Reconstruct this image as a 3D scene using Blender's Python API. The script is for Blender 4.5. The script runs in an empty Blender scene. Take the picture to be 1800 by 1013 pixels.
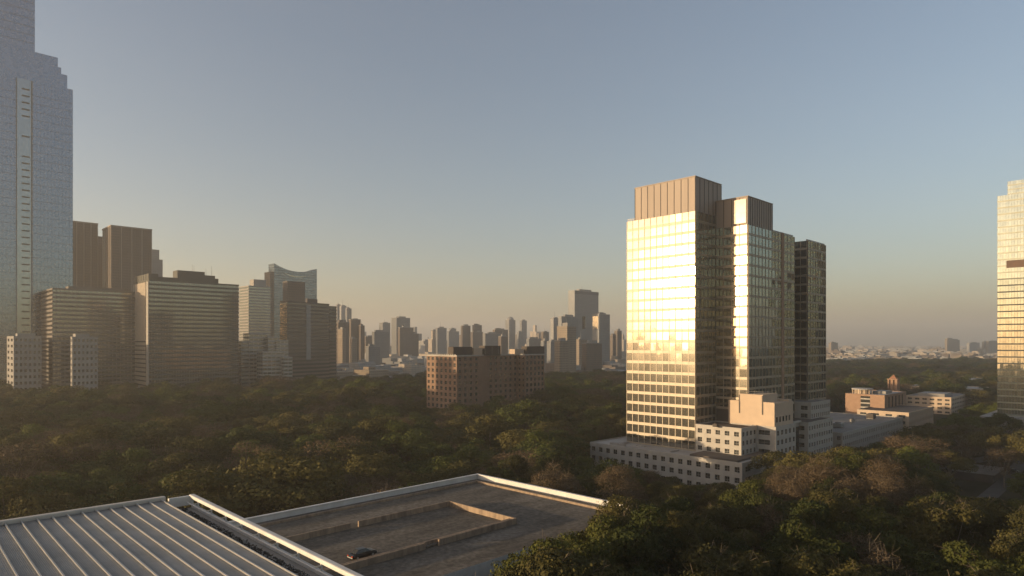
import bpy, bmesh, math, random
import numpy as np
from mathutils import Vector, Matrix
R_ = math.radians
sc = bpy.context.scene
COL = sc.collection
# ------------------------------------------------------------------ camera
F = 1150.0; HZ = 603.0; H = 60.0            # focal length in photo pixels, horizon row, eye height
cd = bpy.data.cameras.new('camera'); cam = bpy.data.objects.new('camera', cd); COL.objects.link(cam)
cam.location = (0, 0, H); cam.rotation_euler = (R_(90), 0, 0)
cd.sensor_width = 36; cd.lens = 36*F/1800; cd.shift_y = (HZ-506.5)/1800
cd.clip_start = .5; cd.clip_end = 60000
sc.camera = cam
# ------------------------------------------------------------------ sky + sun
SUN_EL = 5.0
SUNV = Vector((-.966, -.257, math.tan(R_(SUN_EL)))).normalized()
w = bpy.data.worlds.new('World'); sc.world = w; w.use_nodes = True
nt = w.node_tree; nt.nodes.clear()
sky = nt.nodes.new('ShaderNodeTexSky'); sky.sky_type = 'NISHITA'; sky.sun_disc = False
sky.sun_elevation = R_(SUN_EL); sky.sun_rotation = math.atan2(SUNV.x, SUNV.y)
sky.air_density = 1.0; sky.dust_density = 1.4; sky.ozone_density = 2.0
hsv = nt.nodes.new('ShaderNodeHueSaturation'); hsv.inputs['Saturation'].default_value = .84
bg = nt.nodes.new('ShaderNodeBackground'); bg.inputs['Strength'].default_value = .15
wo = nt.nodes.new('ShaderNodeOutputWorld')
nt.links.new(sky.outputs[0], hsv.inputs['Color']); wb = nt.nodes.new('ShaderNodeMix'); wb.data_type = 'RGBA'; wb.blend_type = 'MULTIPLY'; wb.inputs['Factor'].default_value = 1
wb.inputs['B'].default_value = (1.07, .985, .97, 1)
nt.links.new(hsv.outputs[0], wb.inputs['A']); nt.links.new(wb.outputs['Result'], bg.inputs['Color'])
nt.links.new(bg.outputs[0], wo.inputs['Surface'])
sd = bpy.data.lights.new('sun', 'SUN'); sun = bpy.data.objects.new('sun', sd); COL.objects.link(sun)
sd.energy = 4.6; sd.angle = R_(.5); sd.color = (1, .74, .44)
sun.rotation_euler = SUNV.to_track_quat('Z', 'Y').to_euler()
sc.view_settings.view_transform = 'Standard'; sc.view_settings.look = 'None'
sc.view_settings.exposure = 0.82; sc.view_settings.gamma = 1.0
sc.render.engine = 'CYCLES'
cy = sc.cycles
cy.use_denoising = True
try: cy.denoiser = 'OPENIMAGEDENOISE'
except Exception: pass
cy.max_bounces = 6; cy.diffuse_bounces = 2; cy.glossy_bounces = 3; cy.transparent_max_bounces = 4
cy.transmission_bounces = 2; cy.volume_bounces = 1
cy.sample_clamp_indirect = 4; cy.caustics_reflective = False; cy.caustics_refractive = False

# ------------------------------------------------------------------ helpers
rng = random.Random(7)
GA = 44.0                                    # city grid angle
def ground_pt(px, D): return ((px-900)/F*D, D)
def zat(py, D): return H-(py-HZ)/F*D
def tag(o, label=None, cat=None, group=None, kind=None):
    if label: o['label'] = label
    if cat: o['category'] = cat
    if group: o['group'] = group
    if kind: o['kind'] = kind
    return o
def empty(name, x, y, z=0, rz=0, label=None, cat=None, group=None):
    o = bpy.data.objects.new(name, None); COL.objects.link(o)
    o.location = (x, y, z); o.rotation_euler = (0, 0, rz); o.empty_display_size = 1
    return tag(o, label, cat, group)
class MB:
    def __init__(s): s.v = []; s.f = []; s.m = []
    def quad(s, a, b, c, d, m=0):
        n = len(s.v); s.v += [a, b, c, d]; s.f.append((n, n+1, n+2, n+3)); s.m.append(m)
    def poly(s, pts, m=0):
        n = len(s.v); s.v += list(pts); s.f.append(tuple(range(n, n+len(pts)))); s.m.append(m)
    def box(s, x0, x1, y0, y1, z0, z1, m=0):
        if x0 > x1: x0, x1 = x1, x0
        if y0 > y1: y0, y1 = y1, y0
        n = len(s.v)
        s.v += [(x0,y0,z0),(x1,y0,z0),(x1,y1,z0),(x0,y1,z0),(x0,y0,z1),(x1,y0,z1),(x1,y1,z1),(x0,y1,z1)]
        for q in ((0,3,2,1),(4,5,6,7),(0,1,5,4),(1,2,6,5),(2,3,7,6),(3,0,4,7)):
            s.f.append(tuple(n+i for i in q)); s.m.append(m)
    def prism(s, pts, z0, z1, m=0):
        n = len(s.v); k = len(pts)
        s.v += [(p[0], p[1], z0) for p in pts]+[(p[0], p[1], z1) for p in pts]
        s.f.append(tuple(n+i for i in reversed(range(k)))); s.m.append(m)
        s.f.append(tuple(n+k+i for i in range(k))); s.m.append(m)
        for i in range(k):
            j = (i+1) % k; s.f.append((n+i, n+j, n+k+j, n+k+i)); s.m.append(m)
    def tube(s, p0, p1, r0, r1, seg=8, m=0):
        p0 = Vector(p0); p1 = Vector(p1); d = p1-p0
        q = d.to_track_quat('Z', 'Y'); n = len(s.v)
        for p, r in ((p0, r0), (p1, r1)):
            for i in range(seg):
                a = 2*math.pi*i/seg
                s.v.append(tuple(p+q @ Vector((math.cos(a)*r, math.sin(a)*r, 0))))
        for i in range(seg):
            j = (i+1) % seg; s.f.append((n+i, n+j, n+seg+j, n+seg+i)); s.m.append(m)
        s.f.append(tuple(n+i for i in reversed(range(seg)))); s.m.append(m)
        s.f.append(tuple(n+seg+i for i in range(seg))); s.m.append(m)
    def mesh(s, name, mats):
        me = bpy.data.meshes.new(name); me.from_pydata(s.v, [], s.f)
        if not isinstance(mats, (list, tuple)): mats = [mats]
        for m in mats: me.materials.append(m)
        me.polygons.foreach_set('material_index', s.m); me.update()
        return me
    def build(s, name, mats, parent=None, smooth=False, bevel=0):
        me = s.mesh(name, mats)
        if smooth: me.polygons.foreach_set('use_smooth', [True]*len(me.polygons))
        o = bpy.data.objects.new(name, me); COL.objects.link(o)
        if parent: o.parent = parent
        if bevel:
            b = o.modifiers.new('bevel', 'BEVEL'); b.width = bevel; b.segments = 2
        return o
# faces of a building in its own frame: A = x-plane facing the low sun, B = y-plane facing right/near, C and D their backs
def fbox(mb, face, c, u0, u1, z0, z1, t, m=0):
    if face == 'A': mb.box(c-t, c, u0, u1, z0, z1, m)
    elif face == 'C': mb.box(c, c+t, u0, u1, z0, z1, m)
    elif face == 'B': mb.box(u0, u1, c-t, c, z0, z1, m)
    else: mb.box(u0, u1, c, c+t, z0, z1, m)

# ------------------------------------------------------------------ materials
def new_mat(name):
    m = bpy.data.materials.new(name); m.use_nodes = True
    nt = m.node_tree; b = nt.nodes['Principled BSDF']
    return m, nt, b
def noise(nt, scale, detail=4, coord='Object', rough=.6, vec=None):
    n = nt.nodes.new('ShaderNodeTexNoise'); n.inputs['Scale'].default_value = scale
    n.inputs['Detail'].default_value = detail; n.inputs['Roughness'].default_value = rough
    if vec is None:
        tc = nt.nodes.new('ShaderNodeTexCoord'); vec = tc.outputs[coord]
    nt.links.new(vec, n.inputs['Vector'])
    return n
def ramp(nt, fac, stops):
    r = nt.nodes.new('ShaderNodeValToRGB'); e = r.color_ramp.elements
    while len(e) < len(stops): e.new(.5)
    for i, (p, c) in enumerate(stops): e[i].position = p; e[i].color = (*c, 1)
    nt.links.new(fac, r.inputs[0]); return r
def surf(name, c0, c1=None, scale=.3, rough=.8, metal=0, bump=0, bscale=None, stretch=None, spec=.3):
    """weathered plain surface, two tones mixed by noise"""
    m, nt, b = new_mat(name)
    c1 = c1 or tuple(x*.75 for x in c0)
    vec = None
    if stretch:
        tc = nt.nodes.new('ShaderNodeTexCoord'); mp = nt.nodes.new('ShaderNodeMapping')
        mp.inputs['Scale'].default_value = stretch; nt.links.new(tc.outputs['Object'], mp.inputs[0]); vec = mp.outputs[0]
    n = noise(nt, scale, 6, vec=vec)
    r = ramp(nt, n.outputs['Fac'], [(.3, c1), (.7, c0)])
    nt.links.new(r.outputs[0], b.inputs['Base Color'])
    b.inputs['Roughness'].default_value = rough; b.inputs['Metallic'].default_value = metal
    b.inputs['Specular IOR Level'].default_value = spec
    if bump:
        n2 = noise(nt, bscale or scale*8, 5); bp = nt.nodes.new('ShaderNodeBump')
        bp.inputs['Strength'].default_value = bump; bp.inputs['Distance'].default_value = .1
        nt.links.new(n2.outputs['Fac'], bp.inputs['Height']); nt.links.new(bp.outputs[0], b.inputs['Normal'])
    return m
def glass(name, tint=(.4, .4, .38), rough=.05, haze=.0, hrough=.3, wave=.15, wscale=.5, blind=0):
    """coated reflective glazing: a sharp mirror layer plus a thin dusty layer"""
    m, nt, b = new_mat(name); nt.nodes.remove(b)
    out = nt.nodes['Material Output']
    g1 = nt.nodes.new('ShaderNodeBsdfAnisotropic'); g1.inputs['Roughness'].default_value = rough
    n = noise(nt, .35, 2)
    r = ramp(nt, n.outputs['Fac'], [(.35, tuple(x*.82 for x in tint)), (.65, tint)])
    nt.links.new(r.outputs[0], g1.inputs['Color'])
    d = nt.nodes.new('ShaderNodeBsdfDiffuse'); d.inputs['Color'].default_value = (.035, .035, .033, 1)
    ad = nt.nodes.new('ShaderNodeAddShader'); nt.links.new(g1.outputs[0], ad.inputs[0]); nt.links.new(d.outputs[0], ad.inputs[1])
    res = ad.outputs[0]
    if wave:
        n2 = noise(nt, wscale, 2); bp = nt.nodes.new('ShaderNodeBump')
        bp.inputs['Strength'].default_value = wave; bp.inputs['Distance'].default_value = .03
        nt.links.new(n2.outputs['Fac'], bp.inputs['Height']); nt.links.new(bp.outputs[0], g1.inputs['Normal'])
    if haze:
        g2 = nt.nodes.new('ShaderNodeBsdfAnisotropic'); g2.inputs['Roughness'].default_value = hrough
        g2.inputs['Color'].default_value = (*tint, 1)
        mx = nt.nodes.new('ShaderNodeMixShader'); mx.inputs[0].default_value = haze
        nt.links.new(res, mx.inputs[1]); nt.links.new(g2.outputs[0], mx.inputs[2]); res = mx.outputs[0]
    nt.links.new(res, out.inputs['Surface'])
    return m
def window_wall(name, wall, win, pw=3.2, ph=3.6, wfrac=.45, hfrac=.5, metal=.5, rough=.3, var=.5):
    """far facade: a grid of windows as surface pattern of the wall"""
    m, nt, b = new_mat(name)
    tc = nt.nodes.new('ShaderNodeTexCoord'); sp = nt.nodes.new('ShaderNodeSeparateXYZ')
    nt.links.new(tc.outputs['Object'], sp.inputs[0])
    def mth(op, a, bb=None, cc=None):
        n = nt.nodes.new('ShaderNodeMath'); n.operation = op
        for i, x in enumerate((a, bb, cc)):
            if x is None: continue
            if isinstance(x, (int, float)): n.inputs[i].default_value = x
            else: nt.links.new(x, n.inputs[i])
        return n.outputs[0]
    u = mth('ADD', sp.outputs[0], sp.outputs[1])
    fu = mth('FRACT', mth('DIVIDE', u, pw)); fz = mth('FRACT', mth('DIVIDE', sp.outputs[2], ph))
    a = mth('LESS_THAN', fu, wfrac); c = mth('LESS_THAN', fz, hfrac)
    geo = nt.nodes.new('ShaderNodeNewGeometry'); sn = nt.nodes.new('ShaderNodeSeparateXYZ')
    nt.links.new(geo.outputs['Normal'], sn.inputs[0])
    side = mth('LESS_THAN', mth('ABSOLUTE', sn.outputs[2]), .5)
    mask = mth('MULTIPLY', mth('MULTIPLY', a, c), side)
    wn = nt.nodes.new('ShaderNodeTexWhiteNoise'); wn.noise_dimensions = '2D'
    cb = nt.nodes.new('ShaderNodeCombineXYZ')
    nt.links.new(mth('FLOOR', mth('DIVIDE', u, pw)), cb.inputs[0]); nt.links.new(mth('FLOOR', mth('DIVIDE', sp.outputs[2], ph)), cb.inputs[1])
    nt.links.new(cb.outputs[0], wn.inputs['Vector'])
    mx0 = nt.nodes.new('ShaderNodeMix'); mx0.data_type = 'RGBA'
    nt.links.new(mth('MULTIPLY', wn.outputs['Value'], var), mx0.inputs['Factor'])
    mx0.inputs['A'].default_value = (*win, 1); mx0.inputs['B'].default_value = (*[x*.4 for x in wall], 1)
    n = noise(nt, .08, 5); r = ramp(nt, n.outputs['Fac'], [(.3, tuple(x*.78 for x in wall)), (.7, wall)])
    mx = nt.nodes.new('ShaderNodeMix'); mx.data_type = 'RGBA'
    nt.links.new(mask, mx.inputs['Factor']); nt.links.new(r.outputs[0], mx.inputs['A']); nt.links.new(mx0.outputs['Result'], mx.inputs['B'])
    nt.links.new(mx.outputs['Result'], b.inputs['Base Color'])
    nt.links.new(mth('MULTIPLY', mask, metal), b.inputs['Metallic'])
    nt.links.new(mth('SUBTRACT', .85, mth('MULTIPLY', mask, .85-rough)), b.inputs['Roughness'])
    b.inputs['Specular IOR Level'].default_value = .3
    return m
def leaf_mat(name, a, b_, trans=.25):
    m, nt, b = new_mat(name); out = nt.nodes['Material Output']
    oi = nt.nodes.new('ShaderNodeObjectInfo')
    n = noise(nt, .45, 3)
    ad = nt.nodes.new('ShaderNodeMath'); ad.operation = 'MULTIPLY_ADD'; ad.inputs[1].default_value = .55
    sb = nt.nodes.new('ShaderNodeMath'); sb.operation = 'MULTIPLY_ADD'; sb.inputs[1].default_value = .6; sb.inputs[2].default_value = -.08
    nt.links.new(n.outputs['Fac'], sb.inputs[0])
    nt.links.new(oi.outputs['Random'], ad.inputs[0]); nt.links.new(sb.outputs[0], ad.inputs[2])
    mid = tuple((x+y)*.5 for x, y in zip(a, b_))
    r = ramp(nt, ad.outputs[0], [(.1, a), (.5, mid), (.9, b_)])
    nt.links.new(r.outputs[0], b.inputs['Base Color']); b.inputs['Roughness'].default_value = .75
    b.inputs['Specular IOR Level'].default_value = .15
    t = nt.nodes.new('ShaderNodeBsdfTranslucent'); nt.links.new(r.outputs[0], t.inputs['Color'])
    mx = nt.nodes.new('ShaderNodeMixShader'); mx.inputs[0].default_value = trans
    nt.links.new(b.outputs[0], mx.inputs[1]); nt.links.new(t.outputs[0], mx.inputs[2]); nt.links.new(mx.outputs[0], out.inputs['Surface'])
    return m
M = {}
M['stone'] = surf('pale_stone', (.42, .385, .335), (.34, .31, .27), .25, .75, bump=.1)
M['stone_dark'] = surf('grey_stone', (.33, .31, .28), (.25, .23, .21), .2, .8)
M['crown'] = surf('beige_metal_panel', (.34, .275, .22), (.29, .235, .19), .15, .6, metal=.0, stretch=(1, 1, .1))
M['crownd'] = surf('dark_joint', (.06, .05, .045), rough=.6)
M['band'] = surf('bronze_spandrel', (.36, .305, .23), (.3, .25, .19), .3, .5, metal=.3)
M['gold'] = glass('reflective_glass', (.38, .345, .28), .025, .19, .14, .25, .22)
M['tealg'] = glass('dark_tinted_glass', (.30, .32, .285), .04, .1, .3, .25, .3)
M['winglass'] = glass('window_glass', (.12, .13, .13), .08, .0, .3, .1, .4)
M['carglass'] = glass('car_glass', (.04, .042, .045), .05, wave=0)
M['frame'] = surf('window_frame', (.2, .19, .17), rough=.5)
M['roofgrey'] = surf('roof_gravel', (.24, .22, .2), (.15, .14, .13), .12, .95, bump=.2)
M['roofdark'] = surf('roof_dark_membrane', (.11, .09, .075), (.07, .06, .055), .15, .95)
M['roofpale'] = surf('roof_pale', (.4, .38, .35), (.28, .26, .24), .1, .9)
M['steel'] = surf('painted_steel', (.35, .34, .32), rough=.5, metal=.4)
M['brick'] = surf('orange_brick', (.36, .235, .16), (.29, .18, .12), .4, .9)
M['beigew'] = surf('beige_render', (.52, .40, .29), (.44, .34, .25), .2, .85)
M['trunk'] = surf('bark', (.12, .09, .065), (.07, .055, .04), 1.5, .95)
M['bare'] = surf('pale_branches', (.22, .17, .12), (.14, .11, .08), 1.5, .95)
M['leaf'] = leaf_mat('leaf_green', (.032, .042, .011), (.105, .120, .022))
M['leaf2'] = leaf_mat('leaf_olive', (.045, .046, .014), (.12, .10, .028))
M['leafb'] = leaf_mat('leaf_brown', (.07, .05, .028), (.14, .095, .055))
M['leafn'] = leaf_mat('leaf_shaded_near', (.022, .032, .008), (.085, .088, .018))  # leaf colour lowered to paint in the shade on the near trees
M['leafn2'] = leaf_mat('leaf_shaded_olive', (.034, .034, .011), (.10, .085, .024))  # olive copy darkened, near tree shade put into the colour
M['leafbn'] = leaf_mat('leaf_shaded_brown', (.06, .043, .024), (.12, .085, .048))  # brown copy darkened likewise, shade in the leaf colour

# ------------------------------------------------------------------ setting: ground, roads
gm, gnt, gb = new_mat('ground_soil')
n1 = noise(gnt, .004, 8); n2 = noise(gnt, .08, 6)
r1 = ramp(gnt, n1.outputs['Fac'], [(.35, (.045, .045, .025)), (.65, (.085, .075, .05))])
r2 = ramp(gnt, n2.outputs['Fac'], [(.3, (.55, .55, .55)), (.7, (1, 1, 1))])
mx = gnt.nodes.new('ShaderNodeMix'); mx.data_type = 'RGBA'; mx.blend_type = 'MULTIPLY'; mx.inputs['Factor'].default_value = 1
gnt.links.new(r1.outputs[0], mx.inputs['A']); gnt.links.new(r2.outputs[0], mx.inputs['B'])
gnt.links.new(mx.outputs['Result'], gb.inputs['Base Color']); gb.inputs['Roughness'].default_value = 1
gb.inputs['Specular IOR Level'].default_value = 0
g = MB(); g.quad((-12500, -300, 0), (12500, -300, 0), (12500, 15000, 0), (-12500, 15000, 0))
tag(g.build('ground', gm), kind='structure')
asph = surf('asphalt', (.09, .085, .08), (.06, .058, .055), .3, .9)
paving = surf('pale_paving', (.10, .09, .08), (.065, .06, .053), .2, .9)
def ribbon(name, pts, wd, z, mat):
    m = MB(); L = []; Rr = []
    for i, p in enumerate(pts):
        a = Vector(pts[max(i-1, 0)]); b = Vector(pts[min(i+1, len(pts)-1)]); d = (b-a).normalized(); n = Vector((-d.y, d.x))
        L.append((p[0]+n.x*wd/2, p[1]+n.y*wd/2, z)); Rr.append((p[0]-n.x*wd/2, p[1]-n.y*wd/2, z))
    for i in range(len(pts)-1): m.quad(Rr[i], Rr[i+1], L[i+1], L[i])
    return tag(m.build(name, mat), kind='structure')
def gp(px, py, z=0):
    D = (H-z)*F/(py-HZ); return ((px-900)/F*D, D)
ROADPTS = [gp(1560, 842), gp(1640, 822), gp(1700, 812), gp(1760, 803), gp(1830, 790), gp(1900, 770)]
ribbon('road', ROADPTS, 9, .08, asph)
ROAD2 = [gp(1730, 880), gp(1765, 850), gp(1795, 815), gp(1790, 785), gp(1740, 772), gp(1650, 762)]
ribbon('path', ROAD2, 6, .084, paving)

# ------------------------------------------------------------------ buildings
class Bld:
    """an Empty at the near ground corner; local x runs right/away, local y left/away"""
    def __init__(s, name, label, cat, px, D, group=None, ang=GA, z=0):
        s.a = R_(ang); s.X, s.D = ground_pt(px, D)
        s.root = empty(name, s.X, s.D, z, s.a, label, cat, group)
        s.Rv = (math.cos(s.a), math.sin(s.a)); s.Lv = (-math.sin(s.a), math.cos(s.a)); s.win = []
    def LB(s, px, x=0, y=0):
        k = (px-900)/F; X, D = s.w(x, y)
        return (k*D-X)/(s.Rv[0]-k*s.Rv[1])
    def LA(s, px, x=0, y=0):
        k = (px-900)/F; X, D = s.w(x, y)
        return (k*D-X)/(s.Lv[0]-k*s.Lv[1])
    def w(s, x, y): return (s.X+x*s.Rv[0]+y*s.Lv[0], s.D+x*s.Rv[1]+y*s.Lv[1])
    def z(s, py, x=0, y=0): return zat(py, s.w(x, y)[1])
    def windows(s, name='window', maxn=100, seed=0):
        """s.win = [(face, c, ucentre, zcentre, w, h, mats, tilt)]: the largest as objects, the rest as one stuff part"""
        def key(t):
            f, c, u, zc, w_, h_, mats, tl = t
            X, D = s.w(*((c, u) if f in 'AC' else (u, c)))
            vis = 0 if f in 'AB' else 1e5
            px = 900+F*X/D
            if px < -10 or px > 1810: vis += 5e4
            return vis+D/(w_*h_)**.5
        win = sorted(s.win, key=key); cache = {}; rg = random.Random(seed)
        def geo(mb, f, c, u, zc, w_, h_, tl, v):
            off = .05; t = tl
            d = [rg.uniform(-t, t) for _ in range(2)]
            def P(a, b):
                o = off+max(0, t)*1.0+d[0]*a/w_*2+d[1]*b/h_*2
                if f == 'B': return (u+a, c-o, zc+b)
                if f == 'D': return (u-a, c+o, zc+b)
                if f == 'A': return (c-o, u-a, zc+b)
                return (c+o, u+a, zc+b)
            a, b = w_/2, h_/2
            mb.quad(P(-a, -b), P(a, -b), P(a, b), P(-a, b), 0)
        rot = {'B': 0, 'A': -math.pi/2, 'D': math.pi, 'C': math.pi/2}
        for i, t in enumerate(win[:maxn]):
            f, c, u, zc, w_, h_, mats, tl = t
            k = (round(w_, 2), round(h_, 2), mats[0].name, i % (1 if not tl else 9), tl)
            if k not in cache:
                mb = MB(); geo(mb, 'B', 0, 0, 0, w_, h_, tl, 0)
                if not tl:      # thin frame bars
                    fr = .1
                    mb.box(-w_/2, w_/2, -.1, -.051, -fr/2-h_*.1, fr/2-h_*.1, 1)
                    mb.box(-fr/2, fr/2, -.1, -.051, -h_/2, -fr/2-h_*.1, 1); mb.box(-fr/2, fr/2, -.1, -.051, fr/2-h_*.1, h_/2, 1)
                cache[k] = mb.mesh(name, list(mats))
            o = bpy.data.objects.new(name, cache[k]); COL.objects.link(o); o.parent = s.root
            o.location = (c, u, zc) if f in 'AC' else (u, c, zc)
            o.rotation_euler = (0, 0, rot[f])
        if len(win) > maxn:
            by = {}
            for t in win[maxn:]: by.setdefault(t[6][0].name, []).append(t)
            mb = MB(); mats = []
            for i, (k, lst) in enumerate(by.items()):
                mats.append(lst[0][6][0])
                for f, c, u, zc, w_, h_, _, tl in lst:
                    n0 = len(mb.m); geo(mb, f, c, u, zc, w_, h_, tl, 0); mb.m[n0:] = [i]*(len(mb.m)-n0)
            tag(mb.build(name, mats, s.root), kind='stuff')
        s.win = []

def punched(b, mb, face, c, u0, u1, z0, z1, ncol, nrow, wf=.5, hf=.5, t=.35, mats=None, sill=.3, wm=0, skiprows=0):
    """wall of piers and spandrels standing proud of the glazing line, with a window in each opening"""
    pw = (u1-u0)/ncol; ph = (z1-z0)/nrow; ww = pw*wf; wh = ph*hf
    for r in range(nrow):
        zb = z0+r*ph; zl = zb+ph*sill; zu = zl+wh
        fbox(mb, face, c, u0, u1, zb, zl, t, wm); fbox(mb, face, c, u0, u1, zu, zb+ph, t, wm)
        for k in range(ncol+1):
            a = u0+(k-.5)*pw+ww/2; e = u0+(k+.5)*pw-ww/2
            fbox(mb, face, c, max(a, u0), min(e, u1), zl, zu, t, wm)
        for k in range(ncol):
            b.win.append((face, c, u0+(k+.5)*pw, (zl+zu)/2, ww, wh, mats or (M['winglass'], M['frame']), 0))
def curtain(b, mbb, mbm, face, c, u0, u1, z0, z1, ncol, nrow, band=.28, gm_=None, tilt=.03, mt=.22, bt=.14, mw=.28):
    """curtain wall: tilted panes between proud spandrel bands and mullions"""
    pw = (u1-u0)/ncol; ph = (z1-z0)/nrow
    for r in range(nrow):
        zb = z0+r*ph; fbox(mbb, face, c, u0, u1, zb, zb+ph*band, bt, 0)
        for k in range(ncol):
            b.win.append((face, c, u0+(k+.5)*pw, zb+ph*(1+band)/2, pw-.02, ph*(1-band)-.01, (gm_, M['frame']), tilt))
    for k in range(ncol+1):
        u = u0+k*pw; e0 = u if k == 0 else u-mw/2; e1 = u if k == ncol else u+mw/2
        fbox(mbm, face, c, e0, e1, z0, z1, mt, 0)

# ---- main complex --------------------------------------------------
T = Bld('glass_tower', 'golden reflective glass tower in stepped blocks rising from the white stone podium', 'office tower', 1303, 268)
TZ = 12.5
core = MB(); bands = [MB() for _ in range(4)]; mul = [MB() for _ in range(4)]
Z1, Z2 = 117.1, 111.4
core.box(0, 26, 21, 57, TZ, Z1); core.box(17.5, 65.5, 5.7, 42, TZ, Z2); core.box(65.5, 81.2, 19, 42, TZ, Z2-1.2); core.box(81.2, 104.8, 5.7, 42, TZ, Z2)
core.build('core_wall', M['roofdark'], T.root)
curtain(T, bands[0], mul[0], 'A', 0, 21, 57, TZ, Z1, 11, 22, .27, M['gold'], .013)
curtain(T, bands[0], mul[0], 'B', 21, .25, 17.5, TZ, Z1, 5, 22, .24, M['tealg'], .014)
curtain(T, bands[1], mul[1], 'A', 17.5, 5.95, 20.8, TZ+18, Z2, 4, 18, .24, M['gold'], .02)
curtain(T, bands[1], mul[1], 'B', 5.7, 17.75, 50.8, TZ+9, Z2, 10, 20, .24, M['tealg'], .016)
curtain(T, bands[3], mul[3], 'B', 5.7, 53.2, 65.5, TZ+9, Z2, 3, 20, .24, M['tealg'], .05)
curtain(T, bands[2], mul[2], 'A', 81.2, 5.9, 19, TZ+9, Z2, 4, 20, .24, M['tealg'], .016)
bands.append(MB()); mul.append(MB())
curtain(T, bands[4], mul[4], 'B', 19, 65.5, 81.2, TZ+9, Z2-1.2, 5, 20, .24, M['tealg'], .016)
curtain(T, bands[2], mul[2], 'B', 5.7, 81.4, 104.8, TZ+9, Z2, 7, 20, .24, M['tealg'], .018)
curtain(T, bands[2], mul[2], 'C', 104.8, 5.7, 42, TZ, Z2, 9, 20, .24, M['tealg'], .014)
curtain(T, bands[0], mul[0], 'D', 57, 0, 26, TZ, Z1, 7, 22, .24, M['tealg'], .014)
for i in range(5): bands[i].build('spandrel', M['band'], T.root); mul[i].build('mullion', M['band'], T.root)
fin = MB(); fin.box(50.8, 53.2, 5.3, 5.7, TZ+9, Z2+.5); fin.build('pilaster', M['brick'], T.root)
T.windows('window', 100, 3)
def crown(x0, x1, y0, y1, z0, z1, nA, nB):
    c = MB(); c.box(x0, x1, y0, y1, z0, z1)
    o = c.build('crown', M['crown'], T.root)
    j = MB()
    for k in range(nA+1):
        u = y0+(y1-y0)*k/nA; j.box(x0-.13, x0, u-.12, u+.12, z0, z1-.25)
    for k in range(1, nB+1):
        u = x0+(x1-x0)*k/nB; j.box(u-.12, u+.12, y0-.13, y0, z0, z1-.25)
    j.build('joint', M['crownd'], o)
    cp = MB(); cp.box(x0-.25, x1+.25, y0-.25, y0+.6, z1, z1+.35); cp.box(x0-.25, x0+.6, y0+.6, y1+.25, z1, z1+.35)
    cp.box(x0+.6, x1+.25, y1-.6, y1+.25, z1, z1+.35); cp.box(x1-.6, x1+.25, y0+.6, y1-.6, z1, z1+.35)
    cp.build('coping', M['crown'], o)
crown(0.1, 22.8, 21.1, 52.5, Z1, 132.1, 9, 6)
crown(17.6, 41.7, 5.8, 20.9, Z2, 123.7, 4, 11)
cg = MB()   # glazed strip of the lower crown
cg.quad((17.35, 12.3, Z2+1), (17.35, 6.6, Z2+1), (17.35, 6.6, 122.8), (17.35, 12.3, 122.8))
cg.build('crown_glazing', M['gold'], T.root)
rl = MB()   # roof rail and parapet
for u in range(0, 12):
    rl.box(.3, .42, 53+u*.35, 53.1+u*.35, Z1, Z1+1.1)
rl.box(.28, .44, 52.6, 57, Z1+1.1, Z1+1.2); rl.build('roof_rail', M['steel'], T.root)
for x0, x1, y0, y1, z in ((24, 25.8, 22, 56, Z1), (42, 65, 6.1, 6.5, Z2), (81.5, 104.5, 6.1, 6.5, Z2)):
    rl = MB(); rl.box(x0, x1, y0, y1, z, z+.8); rl.build('roof_kerb', M['steel'], T.root)


PG = 'white stone podium wings around the glass tower'
SW = (M['winglass'], M['frame'])
def wing(name, label, x0, x1, y0, y1, z0, z1, colA, colB, rows, roofm='roofgrey', wallm='stone', cat='office wing', wf=.5, hf=.5, parts=None, maxn=100, colC=0):
    """a podium wing, its own Empty at its near corner"""
    X, Y = T.w(x0, y0)
    b = Bld.__new__(Bld); b.a = R_(GA); b.X, b.D = X, Y; b.Rv = T.Rv; b.Lv = T.Lv; b.win = []
    b.root = empty(name, X, Y, 0, b.a, label, cat, PG)
    lx, ly = x1-x0, y1-y0
    c = MB(); c.box(.36, lx-.36, .36, ly-.36, z0, z1-.5); c.build('core_wall', M['stone_dark'], b.root)
    wl = MB()
    if colA: punched(b, wl, 'A', .36, 0.0, ly, z0, z1-1.0, colA, rows, wf, hf)
    else: wl.box(0, .36, 0, ly, z0, z1-1)
    if colB: punched(b, wl, 'B', .36, .36, lx, z0, z1-1.0, colB, rows, wf, hf)
    else: wl.box(.36, lx, 0, .36, z0, z1-1)
    wl.box(lx-.36, lx, .36, ly, z0, z1-1); wl.box(.36, lx-.36, ly-.36, ly, z0, z1-1)
    # parapet
    wl.box(-.05, .35, -.05, ly, z1-1, z1); wl.box(.35, lx, -.05, .35, z1-1, z1); wl.box(lx-.35, lx+.05, .35, ly, z1-1, z1); wl.box(.35, lx-.35, ly-.35, ly, z1-1, z1)
    wl.build('wall', M[wallm], b.root)
    r = MB(); r.box(.35, lx-.35, .35, ly-.35, z1-.49, z1-.45); r.build('roof', M[roofm], b.root)
    b.windows('window', maxn)
    return b
W0 = wing('podium_wing', 'low white base wing with two rows of square windows under the golden glass face', -14, 34, -7.4, 68, 0, 13.5, 18, 5, 3, 'roofpale')
pv = MB(); pv.box(2, 13.5, 3, 24, 13.05, 13.9); pv.box(13.5, 30, 3, 7, 13.05, 13.9); pv.build('roof_terrace', M['roofdark'], W0.root)
for (a, b_, c, d, e) in ((3, 4.5, 58, 66, 1.0), (6, 12, 62, 64, .7), (8, 9, 50, 55, .6), (4, 10, 34, 34.6, .5)):
    rb = MB(); rb.box(a, b_, c, d, 13.05, 13.05+e); rb.build('roof_duct', M['stone_dark'], W0.root)
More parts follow.
